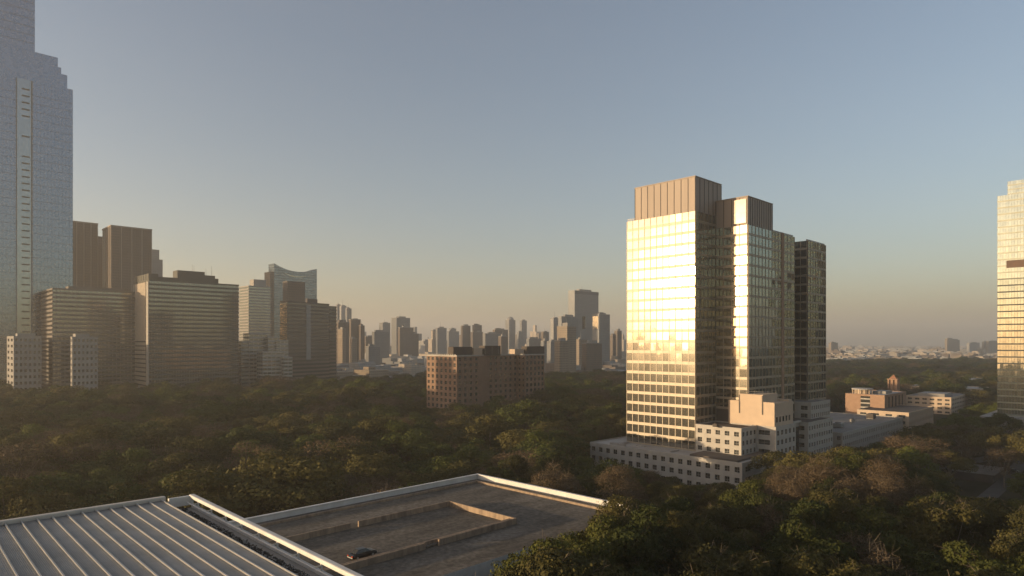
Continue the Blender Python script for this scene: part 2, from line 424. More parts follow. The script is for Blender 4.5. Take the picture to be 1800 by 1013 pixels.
W1 = wing('podium_wing', 'sunlit three storey white wing joined to the foot of the glass tower', 0, 17, 0, 20.9, 12.9, 25, 5, 5, 3, 'roofdark')
W2 = wing('podium_wing', 'four storey white wing below the blank beige plant house', 14.3, 34.2, -8, 12, 0, 25, 2, 5, 6, 'roofdark')
W3 = wing('podium_wing', 'long white wing right of the dark recessed entrance bay', 47.7, 77, -8, 20, 0, 24, 4, 10, 6, 'roofdark')
W4 = wing('podium_wing', 'taller narrow white wing end behind the long wing', 66, 90, -2, 24, 0, 31.5, 4, 9, 8, 'roofgrey')
W5 = wing('podium_wing', 'low white wing with broad grey flat roof right of the tower', 104, 207, -3, 44, 0, 13.5, 12, 34, 3, 'roofgrey')
W6 = wing('podium_wing', 'farthest low wing with brown end wall beside the dark trees', 207.5, 264, -6, 24, 0, 16.5, 4, 28, 4, 'roofdark', 'beigew')
# recessed bay
bay = MB(); bay.box(34.3, 47.6, -4, 12, 0, 24.5); 
tag_b = empty('entrance_bay', *T.w(34.3, -4), 0, T.a, 'dark recessed bay with tall columns between two white wings', 'building bay')
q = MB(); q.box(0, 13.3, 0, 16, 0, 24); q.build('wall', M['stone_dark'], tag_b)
q = MB()
for x in (1.2, 5.0): q.box(x, x+1.1, -1.4, -.3, 0, 23.4)
q.build('column', M['stone'], tag_b)
q = MB(); q.box(.05, 13.25, -.9, .2, 24.0, 24.8); q.build('canopy', M['stone'], tag_b)
q = MB(); q.box(6.8, 12.8, -.08, 0, 1, 22); q.build('window', M['winglass'], tag_b)
# plant house
PH = empty('plant_house', *T.w(14.8, -7.2), 0, T.a, 'blank beige plant house on the podium roof with two dark vertical slots', 'roof building')
q = MB(); q.box(0, 18.4, 0, 20.6, 24.6, 34.6); q.build('wall', M['beigew'], PH)
q = MB(); q.box(-.12, 14, 4.9, 15.8, 34.6, 38.0); q.build('upper_wall', M['beigew'], PH)
q = MB(); 
for y in (4.9, 15.2): q.box(-.2, -.13 if False else -.02, y, y+.45, 29.6, 37.6)
q.build('slot', M['crownd'], PH)
for i in range(5):
    q = MB(); q.box(0, 1.3, -.06, 0, 0, 2.2); o = q.build('window', M['winglass'], PH); o.location = (1.6+i*3.1, -.005, 26.6)
q = MB()
for y in (5.1, 9, 15.6): q.tube((.4, y, 38), (.4, y, 39.6), .07, .07, 6)
q.tube((.4, 5.1, 39.2), (.4, 15.6, 39.2), .06, .06, 6)
for x in (5, 9, 13): q.tube((x, 5.1, 38), (x, 5.1, 39.4), .07, .07, 6)
q.tube((.4, 5.1, 39.2), (13, 5.1, 39.2), .06, .06, 6)
q.build('railing', M['steel'], PH)
q = MB(); q.box(15, 18, 0.4, 20, 34.6, 35.4); q.box(-.1, .3, 15.9, 20.6, 34.6, 35.0); q.box(-.1, .3, 0, 4.8, 34.6, 35); q.build('parapet', M['beigew'], PH)
def roof_unit(px, py, z, w_, d_, h_, label, mat='steel', ang=GA):
    X, Y = gp(px, py, z)
    e = empty('roof_unit', X, Y, z, R_(ang), label, 'roof equipment', 'roof equipment on the podium')
    q = MB(); q.box(0, w_, 0, d_, 0.15, h_); q.build('housing', M[mat], e, bevel=.05)
    q = MB(); q.tube((w_*.5, d_*.5, h_), (w_*.5, d_*.5, h_+.35), min(w_, d_)*.32, min(w_, d_)*.32, 12); q.build('fan', M['crownd'], e)
    q = MB(); 
    for x in (.1, w_-.3): q.box(x, x+.2, .1, d_-.1, 0, .15)
    q.build('foot', M['steel'], e)
roof_unit(1440, 729, 24, 4, 3, 2.6, 'dark cooling unit on the long white wing roof', 'crownd')
roof_unit(1455, 722, 24, 3, 3, 1.8, 'small grey cooling unit behind the dark one on the wing', 'steel')
roof_unit(1535, 737, 13.3, 5, 4, 3.0, 'brown box unit on the pale flat roof by the brick building', 'roofdark')
roof_unit(1500, 742, 13.3, 3, 2, 1.6, 'small pale unit near the middle of the flat roof', 'stone_dark')
roof_unit(1260, 752, 24.6, 2, 2, 1.4, 'low roof unit on the sunlit wing beside the glass tower', 'roofdark')
roof_unit(1478, 752, 13.3, 5, 5, 2.2, 'grey unit at the near end of the pale flat roof', 'steel')
# dark open structure on W5 near end
# ---- brick building with rotunda, cupola, beige office, far pale blocks
def simple_block(name, label, cat, px, pxl, pxr, ytop, D, wallm, roofm='roofgrey', cols=None, group=None, ang=GA, par=.8, maxd=70, wf=.5, hf=.45, pattern=None):
    b = Bld(name, label, cat, px, D, group, ang)
    la = min(abs(b.LA(pxl)) if pxl < px-1 else 18, maxd); lb = min(abs(b.LB(pxr)) if pxr > px+1 else 18, 130)
    zt = b.z(ytop)
    c = MB()
    if cols:
        cA, cB, rows = cols
        c.box(.3, lb-.3, .3, la-.3, 0, zt-.4)
        if cA: punched(b, c, 'A', .3, 0, la, 0, zt-par, cA, rows, wf, hf, .3)
        else: c.box(0, .3, 0, la, 0, zt-par)
        if cB: punched(b, c, 'B', .3, .3, lb, 0, zt-par, cB, rows, wf, hf, .3)
        else: c.box(.3, lb, 0, .3, 0, zt-par)
        c.box(lb-.3, lb, .3, la, 0, zt-par); c.box(.3, lb-.3, la-.3, la, 0, zt-par)
    else: c.box(0, lb, 0, la, 0, zt-par)
    c.box(-.05, .4, -.05, la, zt-par, zt); c.box(.4, lb, -.05, .4, zt-par, zt); c.box(lb-.4, lb+.05, .4, la, zt-par, zt); c.box(.4, lb-.4, la-.4, la, zt-par, zt)
    c.build('wall', wallm, b.root)
    r = MB(); r.box(.4, lb-.4, .4, la-.4, zt-.38, zt-.3); r.build('roof', M[roofm], b.root)
    b.la, b.lb, b.zt = la, lb, zt
    if cols: b.windows('window', 100)
    return b
BB = simple_block('brick_building', 'orange brick cube with rotunda on its roof behind the low white wing', 'building', 1555, 1486, 1593, 695, 440, M['brick'], 'roofpale')
q = MB(); q.box(-.05, 0, 9, 15, 12, 23.5, 0)
for i in range(4): q.box(-.12, -.051, 9, 15, 12.5+i*2.9, 13.4+i*2.9, 1)
q.build('window_bay', [M['winglass'], M['stone']], BB.root)
q = MB()
for i in range(5): q.box(8+i*7.5, 10+i*7.5, -.12, 0, 8, BB.zt-1.6)
q.build('window', M['winglass'], BB.root)
q = MB(); cx, cy_, rr = 10, 17, 6.2
for i in range(12):
    a = 2*math.pi*i/12; q.tube((cx+rr*math.cos(a), cy_+rr*math.sin(a), BB.zt-.3), (cx+rr*math.cos(a), cy_+rr*math.sin(a), BB.zt+2.6), .35, .35, 6)
q.tube((cx, cy_, BB.zt-.3), (cx, cy_, BB.zt+2.6), 4.6, 4.6, 20)
rt = q.build('rotunda', M['beigew'], BB.root)
q = MB(); q.tube((cx, cy_, BB.zt+2.6), (cx, cy_, BB.zt+3.4), 7, 6.6, 24); q.build('rotunda_roof', M['roofpale'], BB.root)
q = MB(); q.box(16, 30, 4, 12, BB.zt-.3, BB.zt+1.5); q.build('roof_box', M['stone_dark'], BB.root)

CU = Bld('cupola_tower', 'small brick bell tower with arched openings and pointed roof', 'tower', 1577, 560)
q = MB(); zb = CU.z(686); zt = CU.z(668)
q.box(0, 7.4, 0, 7.4, 0, zb)
for x, y in ((0, 0), (6.2, 0), (0, 6.2), (6.2, 6.2), (3.1, 0), (0, 3.1)): q.box(x, x+1.2, y, y+1.2, zb, zt)
q.box(1.3, 6.1, 1.3, 6.1, zb, zt); q.build('wall', M['brick'], CU.root)
q = MB(); q.box(-.4, 7.8, -.4, 7.8, zt, zt+.8); q.build('cornice', M['brick'], CU.root)
q = MB(); z2 = zt+.8; z3 = CU.z(659)
q.poly([(.8, .8, z2), (6.6, .8, z2), (3.7, 3.7, z3)]); q.poly([(6.6, .8, z2), (6.6, 6.6, z2), (3.7, 3.7, z3)])
q.poly([(6.6, 6.6, z2), (.8, 6.6, z2), (3.7, 3.7, z3)]); q.poly([(.8, 6.6, z2), (.8, .8, z2), (3.7, 3.7, z3)])
q.build('roof', surf('terracotta', (.35, .17, .1), rough=.9), CU.root)

OB = simple_block('office_building', 'sunlit beige office with long rows of dark windows right of the brick cube', 'building', 1672, 1593, 1706, 699, 545, M['beigew'], 'roofgrey', (6, 12, 4), wf=.6, hf=.42)
q = MB(); q.box(6, 30, 6, 26, OB.zt-.3, OB.zt+2.2); q.build('roof_box', M['stone_dark'], OB.root)
simple_block('office_building', 'long low pale building with flat roof behind the beige office', 'building', 1722, 1588, 1738, 684, 610, M['beigew'], 'roofpale', maxd=110)
simple_block('office_building', 'thin pale slab block just behind the bell tower', 'building', 1640, 1598, 1660, 679, 680, M['stone'], 'roofpale', maxd=110)
simple_block('house', 'blocky cream building left of the right hand glass tower', 'building', 1706, 1684, 1732, 668, 720, M['beigew'], 'roofpale', (4, 3, 4), 'cream buildings by the right tower')
simple_block('house', 'cream building with stepped roof touching the right hand glass tower', 'building', 1738, 1708, 1762, 666, 800, M['beigew'], 'roofpale', (4, 3, 4), 'cream buildings by the right tower')

# ---- right hand tower
RT = Bld('glass_tower', 'tall pale glass tower cut by the right edge of the photo', 'office tower', 1880, 372)
la = RT.LA(1753); zt = RT.z(325); q = MB(); q.box(.2, 45, .2, la, 0, zt*.0+RT.z(328)); 
zs = zat(345, RT.w(0, la)[1]); zs2 = zat(322, RT.w(0, la)[1])
RT_rows = 34; mbb = MB(); mbm = MB(); laa = la-5
q = MB(); q.box(.2, 45, .2, la-.2, 0, zs); q.box(.2, 44, .2, laa, zs, zs2); q.build('core_wall', M['roofdark'], RT.root)
zband = zat(466, RT.w(0, la)[1])
ph = (zs-16)/RT_rows
g_rt = glass('green_glass', (.42, .46, .42), .04, .22, .26, .25, .25)
curtain(RT, mbb, mbm, 'A', .2, 0, la, 16, zs, 24, RT_rows, .2, g_rt, .008, .12, .16, .1)
curtain(RT, mbb, mbm, 'A', .2, 0, laa, zs, zs2, 21, 3, .2, g_rt, .008, .12, .16, .1)
curtain(RT, mbb, mbm, 'B', .2, 0, 45, 16, zs, 16, RT_rows, .2, g_rt, .008, .12, .16, .1)
mbb.build('spandrel', surf('pale_green_band', (.36, .36, .28), rough=.4, metal=.3), RT.root); mbm.build('mullion', M['frame'], RT.root)
RT.windows('window', 100, 5)
q = MB(); q.box(-.25, .2, 0, la-4.5, zband-2.2, zband+2.2); q.build('mechanical_band', surf('brown_louvre', (.16, .10, .07), (.12, .08, .06), .3, .8), RT.root)
q = MB(); q.box(-14, 52, -8, la+6, 0, 15.5); q.box(-14.3, 52, -8, la+6.3, 15.5, 16.3); q.build('podium', M['stone_dark'], RT.root)

# ---- brick apartment block in the park
AB = Bld('apartment_block', 'six storey brick apartment block standing alone in the park trees', 'apartment building', 803, 450)
zt = AB.z(622)-1.0
la = AB.LA(750); lb = AB.LB(842); lb3a = AB.LB(918); 
wallm = surf('tan_brick', (.27, .17, .115), (.20, .13, .09), .3, .9)
q = MB(); q.box(.3, lb+8, .3, la-.3, 0, zt-1.2)
zz0 = zt-1-4.15*11
punched(AB, q, 'A', .3, 0, la, zz0, zt-1, 7, 11, .5, .56, .3); punched(AB, q, 'B', .3, .3, lb, zz0, zt-1, 4, 11, .45, .52, .3)
q.box(0, .3, 0, la, 0, zz0); q.box(.3, lb, 0, .3, 0, zz0)
setb = 7.0
x3 = lb3a+2; lb3b = AB.LB(957, x3, -1.0)+x3
q.box(lb+8, x3, setb+.3, la-.3, 0, zt-1.6)
punched(AB, q, 'B', setb+.3, lb+.0, x3, zz0, zt-1, 9, 11, .45, .52, .3)
q.box(x3+.3, lb3b, -.7, la-.3, 0, zt-1.2)
punched(AB, q, 'B', -.7, x3+.3, lb3b, zz0, zt-1, 5, 11, .55, .58, .3); punched(AB, q, 'A', x3+.3, -1, setb, zz0, zt-1, 2, 11, .4, .42, .3)
q.box(x3+.3, lb3b, -1, -.7, 0, zz0); q.box(lb, x3, setb, setb+.3, 0, zz0)
q.box(lb, lb+.3, .3, setb, 0, zt-1)
q.build('wall', wallm, AB.root)
q = MB()
q.box(-.15, .35, -.15, la, zt-1, zt); q.box(.35, lb+.2, -.15, .35, zt-1, zt); q.box(x3-.1, lb3b, -1.15, -.7, zt-1, zt); q.box(x3-.1, x3+.35, -.7, setb, zt-1, zt); q.box(lb+.2, x3-.1, setb-.1, setb+.35, zt-1, zt)
for i in range(14): q.box(-.1, .1, 1.5+i*la/14.6, 2.3+i*la/14.6, zt, zt+.7)
q.build('parapet', M['stone'], AB.root)
q = MB(); q.box(.36, lb3b, 8, la-.4, zt-.9, zt-.8); q.box(.36, lb, .4, 8, zt-.9, zt-.8); q.build('roof', M['roofgrey'], AB.root)
for (px0, px1, yt, mt_) in ((797, 830, 610, 'roofdark'), (833, 848, 612, 'beigew'), (852, 880, 608, 'roofdark'), (905, 921, 614, 'beigew'), (926, 957, 609, 'roofdark')):
    yy = 6; x0 = AB.LB(px0, 0, yy); x1 = AB.LB(px1, 0, yy)
    q = MB(); q.box(x0, x1, yy, yy+6, zt-.8, AB.z(yt, x0, yy)); q.build('roof_box', M[mt_], AB.root)
q = MB()
for px in (842, 853, 865, 876): x = AB.LB(px, 0, 6); q.tube((x, 6, zt), (x, 6, zt+6.5+rng.random()*2), .09, .05, 5)
q.build('antenna', M['steel'], AB.root)
AB.windows('window', 100)

# unseen blocks added left of the frame to throw shadow on the brick block
def upstream(X, Y, t): return X-.966*t, Y-.257*t
SH = Bld('office_building', 'unseen stepped caster added left of the frame to shade the brick apartment block', 'office building', 803, 450)
p0 = upstream(*AB.w(0, la*.12), 380); SH.root.location = (*p0, 0); SH.root.rotation_euler = (0, 0, math.atan2(-.257, -.966)+math.pi)
q = MB(); wsh = la*.873
q.box(-20, 0, 0, wsh*.56, 0, zt-2+33); q.build('wall', M['stone_dark'], SH.root)
q = MB(); q.box(-18, -2, wsh*.56, wsh*1.0, 0, zt-26+33); q.build('caster_side_block', M['stone_dark'], SH.root)
q = MB(); q.box(-18, -2, -60, 0, 0, zt-11+33); q.build('caster_long_block', M['stone_dark'], SH.root)
# ---- left hand city edge
def ribbon_tower(name, label, px, pxl, pxr, ytop, D, wallm, gmat, rows, hf=.5, roofboxes=(), mull=0, cat='office building', ybase_rows=None, depthA=None, ang=GA, inset=.35, group=None, par=1.5, fins=0, finm=None):
    b = Bld(name, label, cat, px, D, group, ang)
    la = depthA or (abs(b.LA(pxl)) if pxl < px-1 else 30); lb = abs(b.LB(pxr))
    zt = b.z(ytop); ph = (zt-par)/rows; wl = MB()
    for r in range(rows):
        z0 = r*ph; wl.box(0, lb, 0, la, z0, z0+ph*(1-hf))
        g_ = MB(); g_.box(inset, lb-inset, inset, la-inset, 0, ph*hf)
        if r < 100: o = g_.build('window', gmat, b.root); o.location = (0, 0, z0+ph*(1-hf))
    wl.box(0, lb, 0, la, rows*ph, zt)
    if mull:
        n = int(lb/mull)
        for k in range(n+1):
            x = lb*k/n; wl.box(max(x-.18, .02), min(x+.18, lb-.02), .03, inset, 0, rows*ph)
        n = max(1, int(la/mull))
        for k in range(n+1):
            y = la*k/n; wl.box(.03, inset, max(y-.18, .02), min(y+.18, la-.02), 0, rows*ph)
    wl.build('wall', wallm, b.root)
    for (p0, p1, yt, yy) in roofboxes:
        x0 = max(b.LB(p0, 0, yy), 1); x1 = min(b.LB(p1, 0, yy), lb-1)
        q = MB(); q.box(x0, x1, yy, min(yy+14, la-1), zt, b.z(yt, x0, yy)); q.build('roof_box', wallm, b.root)
    b.la, b.lb, b.zt = la, lb, zt
    return b
dkg2 = glass('dark_office_glass', (.12, .115, .10), .15, .1, .35, .3, .15)
dkg = glass('grey_office_glass', (.27, .28, .26), .06, .1, .35, .3, .15)
grnb = surf('grey_green_spandrel', (.13, .125, .105), (.10, .095, .08), .05, .6)
brnb = surf('brown_spandrel', (.16, .125, .10), (.12, .095, .08), .05, .7)
paleb = surf('pale_concrete', (.40, .37, .33), (.33, .3, .27), .05, .85)
OA = ribbon_tower('office_tower', 'banded grey office slab with a golden lit narrow end at the forest edge', 262, 236, 420, 491, 620, grnb, dkg, 29, .55, ((268, 312, 486, 4), (312, 360, 475, 5), (360, 378, 484, 5), (378, 384, 490, 6)), 2.4)
q = MB(); q.box(-.7, 0, .3, OA.la*.14, 0, OA.zt-2, 0); q.box(-.4, 0, OA.la*.2, OA.la*.93, 6, OA.zt-2, 1); q.box(-.7, 0, OA.la*.95, OA.la-.1, 0, OA.zt-2, 0); q.build('end_panel', [M['stone'], surf('painted_sun_gold', (.46, .38, .29), rough=.5)], OA.root)  # warm pale tone paints the sun's gold reflection onto the end wall
q = MB()
for k in range(14): q.box(-.55, -.42, .6, OA.la-.6, 6+k*4.2, 7.2+k*4.2)
q.build('end_band', M['crownd'], OA.root)
q = MB(); q.box(-.2, 8, -.2, OA.la+.1, OA.zt, OA.zt+5.5); 
for i in range(6): q.box(-.5, -.2, 1+i*OA.la/6.3, 2.2+i*OA.la/6.3, OA.zt, OA.zt+5)
q.build('penthouse', grnb, OA.root)
q = MB()
for px in (338, 341, 362, 372): x = OA.LB(px, 0, 8); q.tube((x, 8, OA.zt), (x, 8, OA.zt+15+rng.random()*6), .2, .1, 5)
q.build('antenna', M['steel'], OA.root)
ribbon_tower('office_tower', 'wide brown banded office slab behind the small white blocks', 92, 70, 300, 506, 606, surf('grey_brown_spandrel', (.22, .19, .16), (.17, .15, .13), .05, .7), dkg, 27, .5, ((120, 220, 503, 10),), 3.2)
ribbon_tower('office_tower', 'grey banded tower left of the curved top tower', 437, 420, 476, 502, 900, paleb, dkg, 34, .55, ((446, 468, 491, 5),), 0)
DM = ribbon_tower('office_tower', 'dark brown banded office with a golden mirror end wall', 505, 492, 579, 529, 750, brnb, dkg2, 24, .5, ((540, 558, 525, 8),), 0, ang=62)
DB = ribbon_tower('office_tower', 'lower dark brown office wing attached right of the mirror ended block', 579, 576, 592, 538, 812, brnb, dkg2, 23, .5, (), 0, depthA=30, ang=62)
ll = DM.la
q = MB(); q.box(-.5, -.05, .5, ll-.5, 45, DM.zt-1.5); gpn = q.build('end_glazing', glass('mirror_gold_glass', (.55, .48, .36), .05, .3, .2, .5, .25), DM.root)
q = MB()
for k in range(1, 14): q.box(-.56, -.5, .5, ll-.5, 45+k*(DM.zt-48)/14, 45.5+k*(DM.zt-48)/14)
q.build('end_band', brnb, gpn)
xs = DM.LB(538); q = MB(); q.box(xs, xs+7, -.5, 0, 40, DM.zt-3); q.build('service_strip', M['stone_dark'], DM.root)

def fin_tower(label, px, pxl, pxr, ytop, D, nf, wallm, finm, group='brown striped twin towers'):
    b = Bld('office_tower', label, 'office tower', px, D, group); la = abs(b.LA(pxl)) if pxl < px-1 else 34; lb = b.LB(pxr); zt = b.z(ytop)
    q = MB(); q.box(0, lb, 0, la, 0, zt); q.build('wall', wallm, b.root)
    q = MB()
    for k in range(nf*4+1):
        x = lb*k/(nf*4); wd = .9 if k % 4 == 0 else .25
        q.box(max(x-wd/2, 0), min(x+wd/2, lb), -.5 if k % 4 == 0 else -.3, 0, 0, zt-.6, 0 if k % 4 == 0 else 1)
    for k in range(4):
        y = la*(k+.5)/4; q.box(-.3, 0, y-.3, y+.3, 0, zt-.6, 1)
    q.build('fin', [finm, wallm], b.root)
    q = MB(); q.box(-.6, lb+.4, -.7, la+.4, zt-.5, zt+1.2); q.build('coping', finm, b.root)
    return b
dbrn = window_wall('brown_cladding', (.15, .12, .10), (.07, .065, .06), 2.2, 3.8, .55, .6, .3, .4)
finm = surf('pale_fin', (.34, .29, .24), rough=.7)
fin_tower('brown striped tower beside the blue glass skyscraper', 122, 118, 172, 389, 900, 4, dbrn, finm)
fin_tower('broader brown striped tower right of its twin', 195, 180, 267, 397, 900, 4, dbrn, finm)
simple_block('office_tower', 'dark link block between the two brown striped towers', 'office building', 168, 160, 198, 415, 960, dbrn, 'roofdark')
greyg = window_wall('hazy_grey_facade', (.24, .235, .225), (.15, .16, .17), 3, 3.6, .55, .5, .4, .35)
whiteg = window_wall('white_facade', (.40, .385, .36), (.14, .14, .14), 3.4, 3.5, .4, .4, .3, .35)
tang = window_wall('tan_facade', (.33, .26, .19), (.12, .11, .10), 3.2, 3.4, .42, .45, .3, .35)
browng = window_wall('brown_facade', (.18, .14, .11), (.08, .075, .07), 3.2, 3.4, .42, .45, .3, .35)
blueg = window_wall('blue_glass_facade', (.22, .25, .28), (.3, .36, .42), 2.8, 3.8, .85, .75, .8, .15)
simple_block('office_tower', 'pale block peeking out right of the striped towers', 'office building', 262, 258, 286, 455, 1100, greyg, 'roofgrey')
simple_block('office_tower', 'small grey block top above the pale one', 'office building', 262, 258, 280, 438, 1180, greyg, 'roofgrey')
SB = 'small white apartment blocks at the forest edge'
b = simple_block('apartment_block', 'small white apartment block with a sunlit end at the left edge', 'apartment building', 24, 12, 73, 591, 572, M['stone_dark'], 'roofgrey', (2, 6, 12), SB)
q = MB(); q.box(3, b.lb-4, 3, 14, b.zt-.3, b.zt+2.4); q.build('roof_box', M['stone_dark'], b.root)
b = simple_block('apartment_block', 'small white apartment block in front of the brown banded slab', 'apartment building', 127, 124, 172, 592, 575, M['stone_dark'], 'roofgrey', (2, 6, 12), SB)
q = MB(); q.box(3, b.lb-6, 3, 14, b.zt-.3, b.zt+2.6); q.build('roof_box', M['stone_dark'], b.root)
WA = 'white balcony apartment terraces right of the lit end slab'
for i, (p, pl, pr, yt, D, rows, lb_) in enumerate(((424, 421, 438, 600, 700, 14, 'left end'), (438, 436, 470, 586, 705, 16, 'tallest part'), (471, 468, 488, 592, 712, 15, 'grey middle part'), (486, 484, 507, 598, 716, 14, 'right upper part'), (462, 460, 500, 618, 690, 12, 'front lower part'), (499, 497, 514, 628, 700, 11, 'right end step'))):
    ribbon_tower('apartment_block', 'white balcony terrace, '+lb_+' of the stepped group', p, pl, pr, yt, D, M['stone'], dkg, rows, .5, (), 4.5, 'apartment building', depthA=16, group=WA)

# ---- curved top tower
CT = Bld('glass_tower', 'glass tower with concave curved top in the middle distance', 'office tower', 482, 1000)
lb = CT.LB(557); la = CT.LA(472); z0 = CT.z(463); z1 = CT.z(473, lb, 0)
cgl = window_wall('teal_glass_facade', (.26, .27, .26), (.30, .35, .36), 3, 4, .85, .8, .8, .2)
prof = [(0, z0), (lb*.15, z0-3), (lb*.35, z0-9), (lb*.55, z0-14), (lb*.75, z1-12), (lb*.9, z1-5), (lb, z1)]
prof = []
for i in range(13):
    t = i/12; prof.append((lb*t, z0+(z1-z0)*t-9.5*4*t*(1-t)*.9))
q = MB()
for i in range(12):
    (xa, za), (xb, zb_) = prof[i], prof[i+1]
    q.quad((xa, 0, 0), (xb, 0, 0), (xb, 0, zb_), (xa, 0, za)); q.quad((xb, la, 0), (xa, la, 0), (xa, la, za), (xb, la, zb_)); q.quad((xa, 0, za), (xb, 0, zb_), (xb, la, zb_), (xa, la, za))
q.quad((0, la, 0), (0, 0, 0), (0, 0, z0), (0, la, z0)); q.quad((lb, 0, 0), (lb, la, 0), (lb, la, z1), (lb, 0, z1)); q.build('wall', cgl, CT.root)
q = MB()
for i in range(2, 9):
    (xa, za), (xb, zb_) = prof[i], prof[i+1]
    q.quad((xa, -.5, za-7-2*math.sin((i-2)/7*3.1)), (xb, -.5, zb_-7-2*math.sin((i-1)/7*3.1)), (xb, -.5, zb_-7), (xa, -.5, za-7))
q.build('crescent_opening', M['gold'], CT.root)
q = MB(); q.box(-6, 8, 0.5, la+1, 0, CT.z(478)); q.build('side_shaft', tang, CT.root)
simple_block('office_tower', 'brown tower standing in front of the curved top tower', 'office tower', 505, 497, 536, 494, 930, browng, 'roofdark')

# ---- blue skyscraper
SK = Bld('skyscraper', 'very tall blue glass skyscraper with stepped shoulder at the left edge', 'skyscraper', -60, 610)
blue = glass('blue_curtain_glass', (.205, .27, .345), .06, .15, .35, .12, .05)
def skb(xpx0, xpx1, yt, y0, dep):
    return
lb = SK.LB(128); D_r = SK.w(lb, 0)[1]
steps = [(128, 158, 0), (118, 133, 1.5), (107, 120, 3), (101, 103, 4.5), (62, 95, 6), (60, -70, 9)]
q = MB(); zprev = 0
for i, (px, py, off) in enumerate(steps):
    x1 = SK.LB(px, 0, off); z_ = zat(py, SK.w(x1, off)[1])
    q.box(off*.3, x1, off*.5, 60-off, zprev, z_); zprev = z_
q.build('curtain_wall', blue, SK.root)
ztop = zprev; q = MB()
zsh = zat(158, D_r); ph = 4.0
for k in range(int(zsh/8)):
    q.box(0, lb, -.12, 0, k*8, k*8+.3)
n = int(lb/3)
for k in range(n+1):
    x = lb*k/n; q.box(max(x-.05, 0), min(x+.05, lb), -.2, -.12, 0, zsh)
q2_top = SK.LB(60, 0, 9)
for k in range(int((ztop-zsh)/ph)-4):
    z_ = zsh+30+k*ph
    if z_ < ztop-2 and k % 2 == 0: q.box(2.7, q2_top, 4.4, 4.5, z_, z_+.5)
q.build('mullion', surf('blue_mullion', (.14, .165, .20), rough=.4, metal=.3), SK.root)
sx0, sx1 = SK.LB(29), SK.LB(55); zt = SK.z(137, sx0, 0)
q = MB(); q.box(sx0, sx1, -.7, -.2, 20, zt); so = q.build('recessed_strip', glass('pale_strip_glass', (.31, .36, .38), .1, .1, .3, .2, .1), SK.root)
q = MB(); q.box(sx0-.4, sx0+.3, -1.1, -.7, 20, zt); q.box(sx1-.3, sx1+.9, -1.3, -.7, 20, zt)
q.build('rib', surf('grey_rib', (.26, .27, .27), rough=.6), SK.root)
q = MB(); x0, x1 = SK.LB(38), SK.LB(52)
k = 0
while 24+k*6.6 < zt-4:
    z_ = 24+k*6.6
    if not (zt-75 < z_ < zt-30 and k % 3): q.box(x0, x1, -1.2, -.7, z_, z_+1.2)
    k += 1
q.build('balcony_bar', surf('dark_bar', (.13, .12, .11), rough=.7), SK.root)

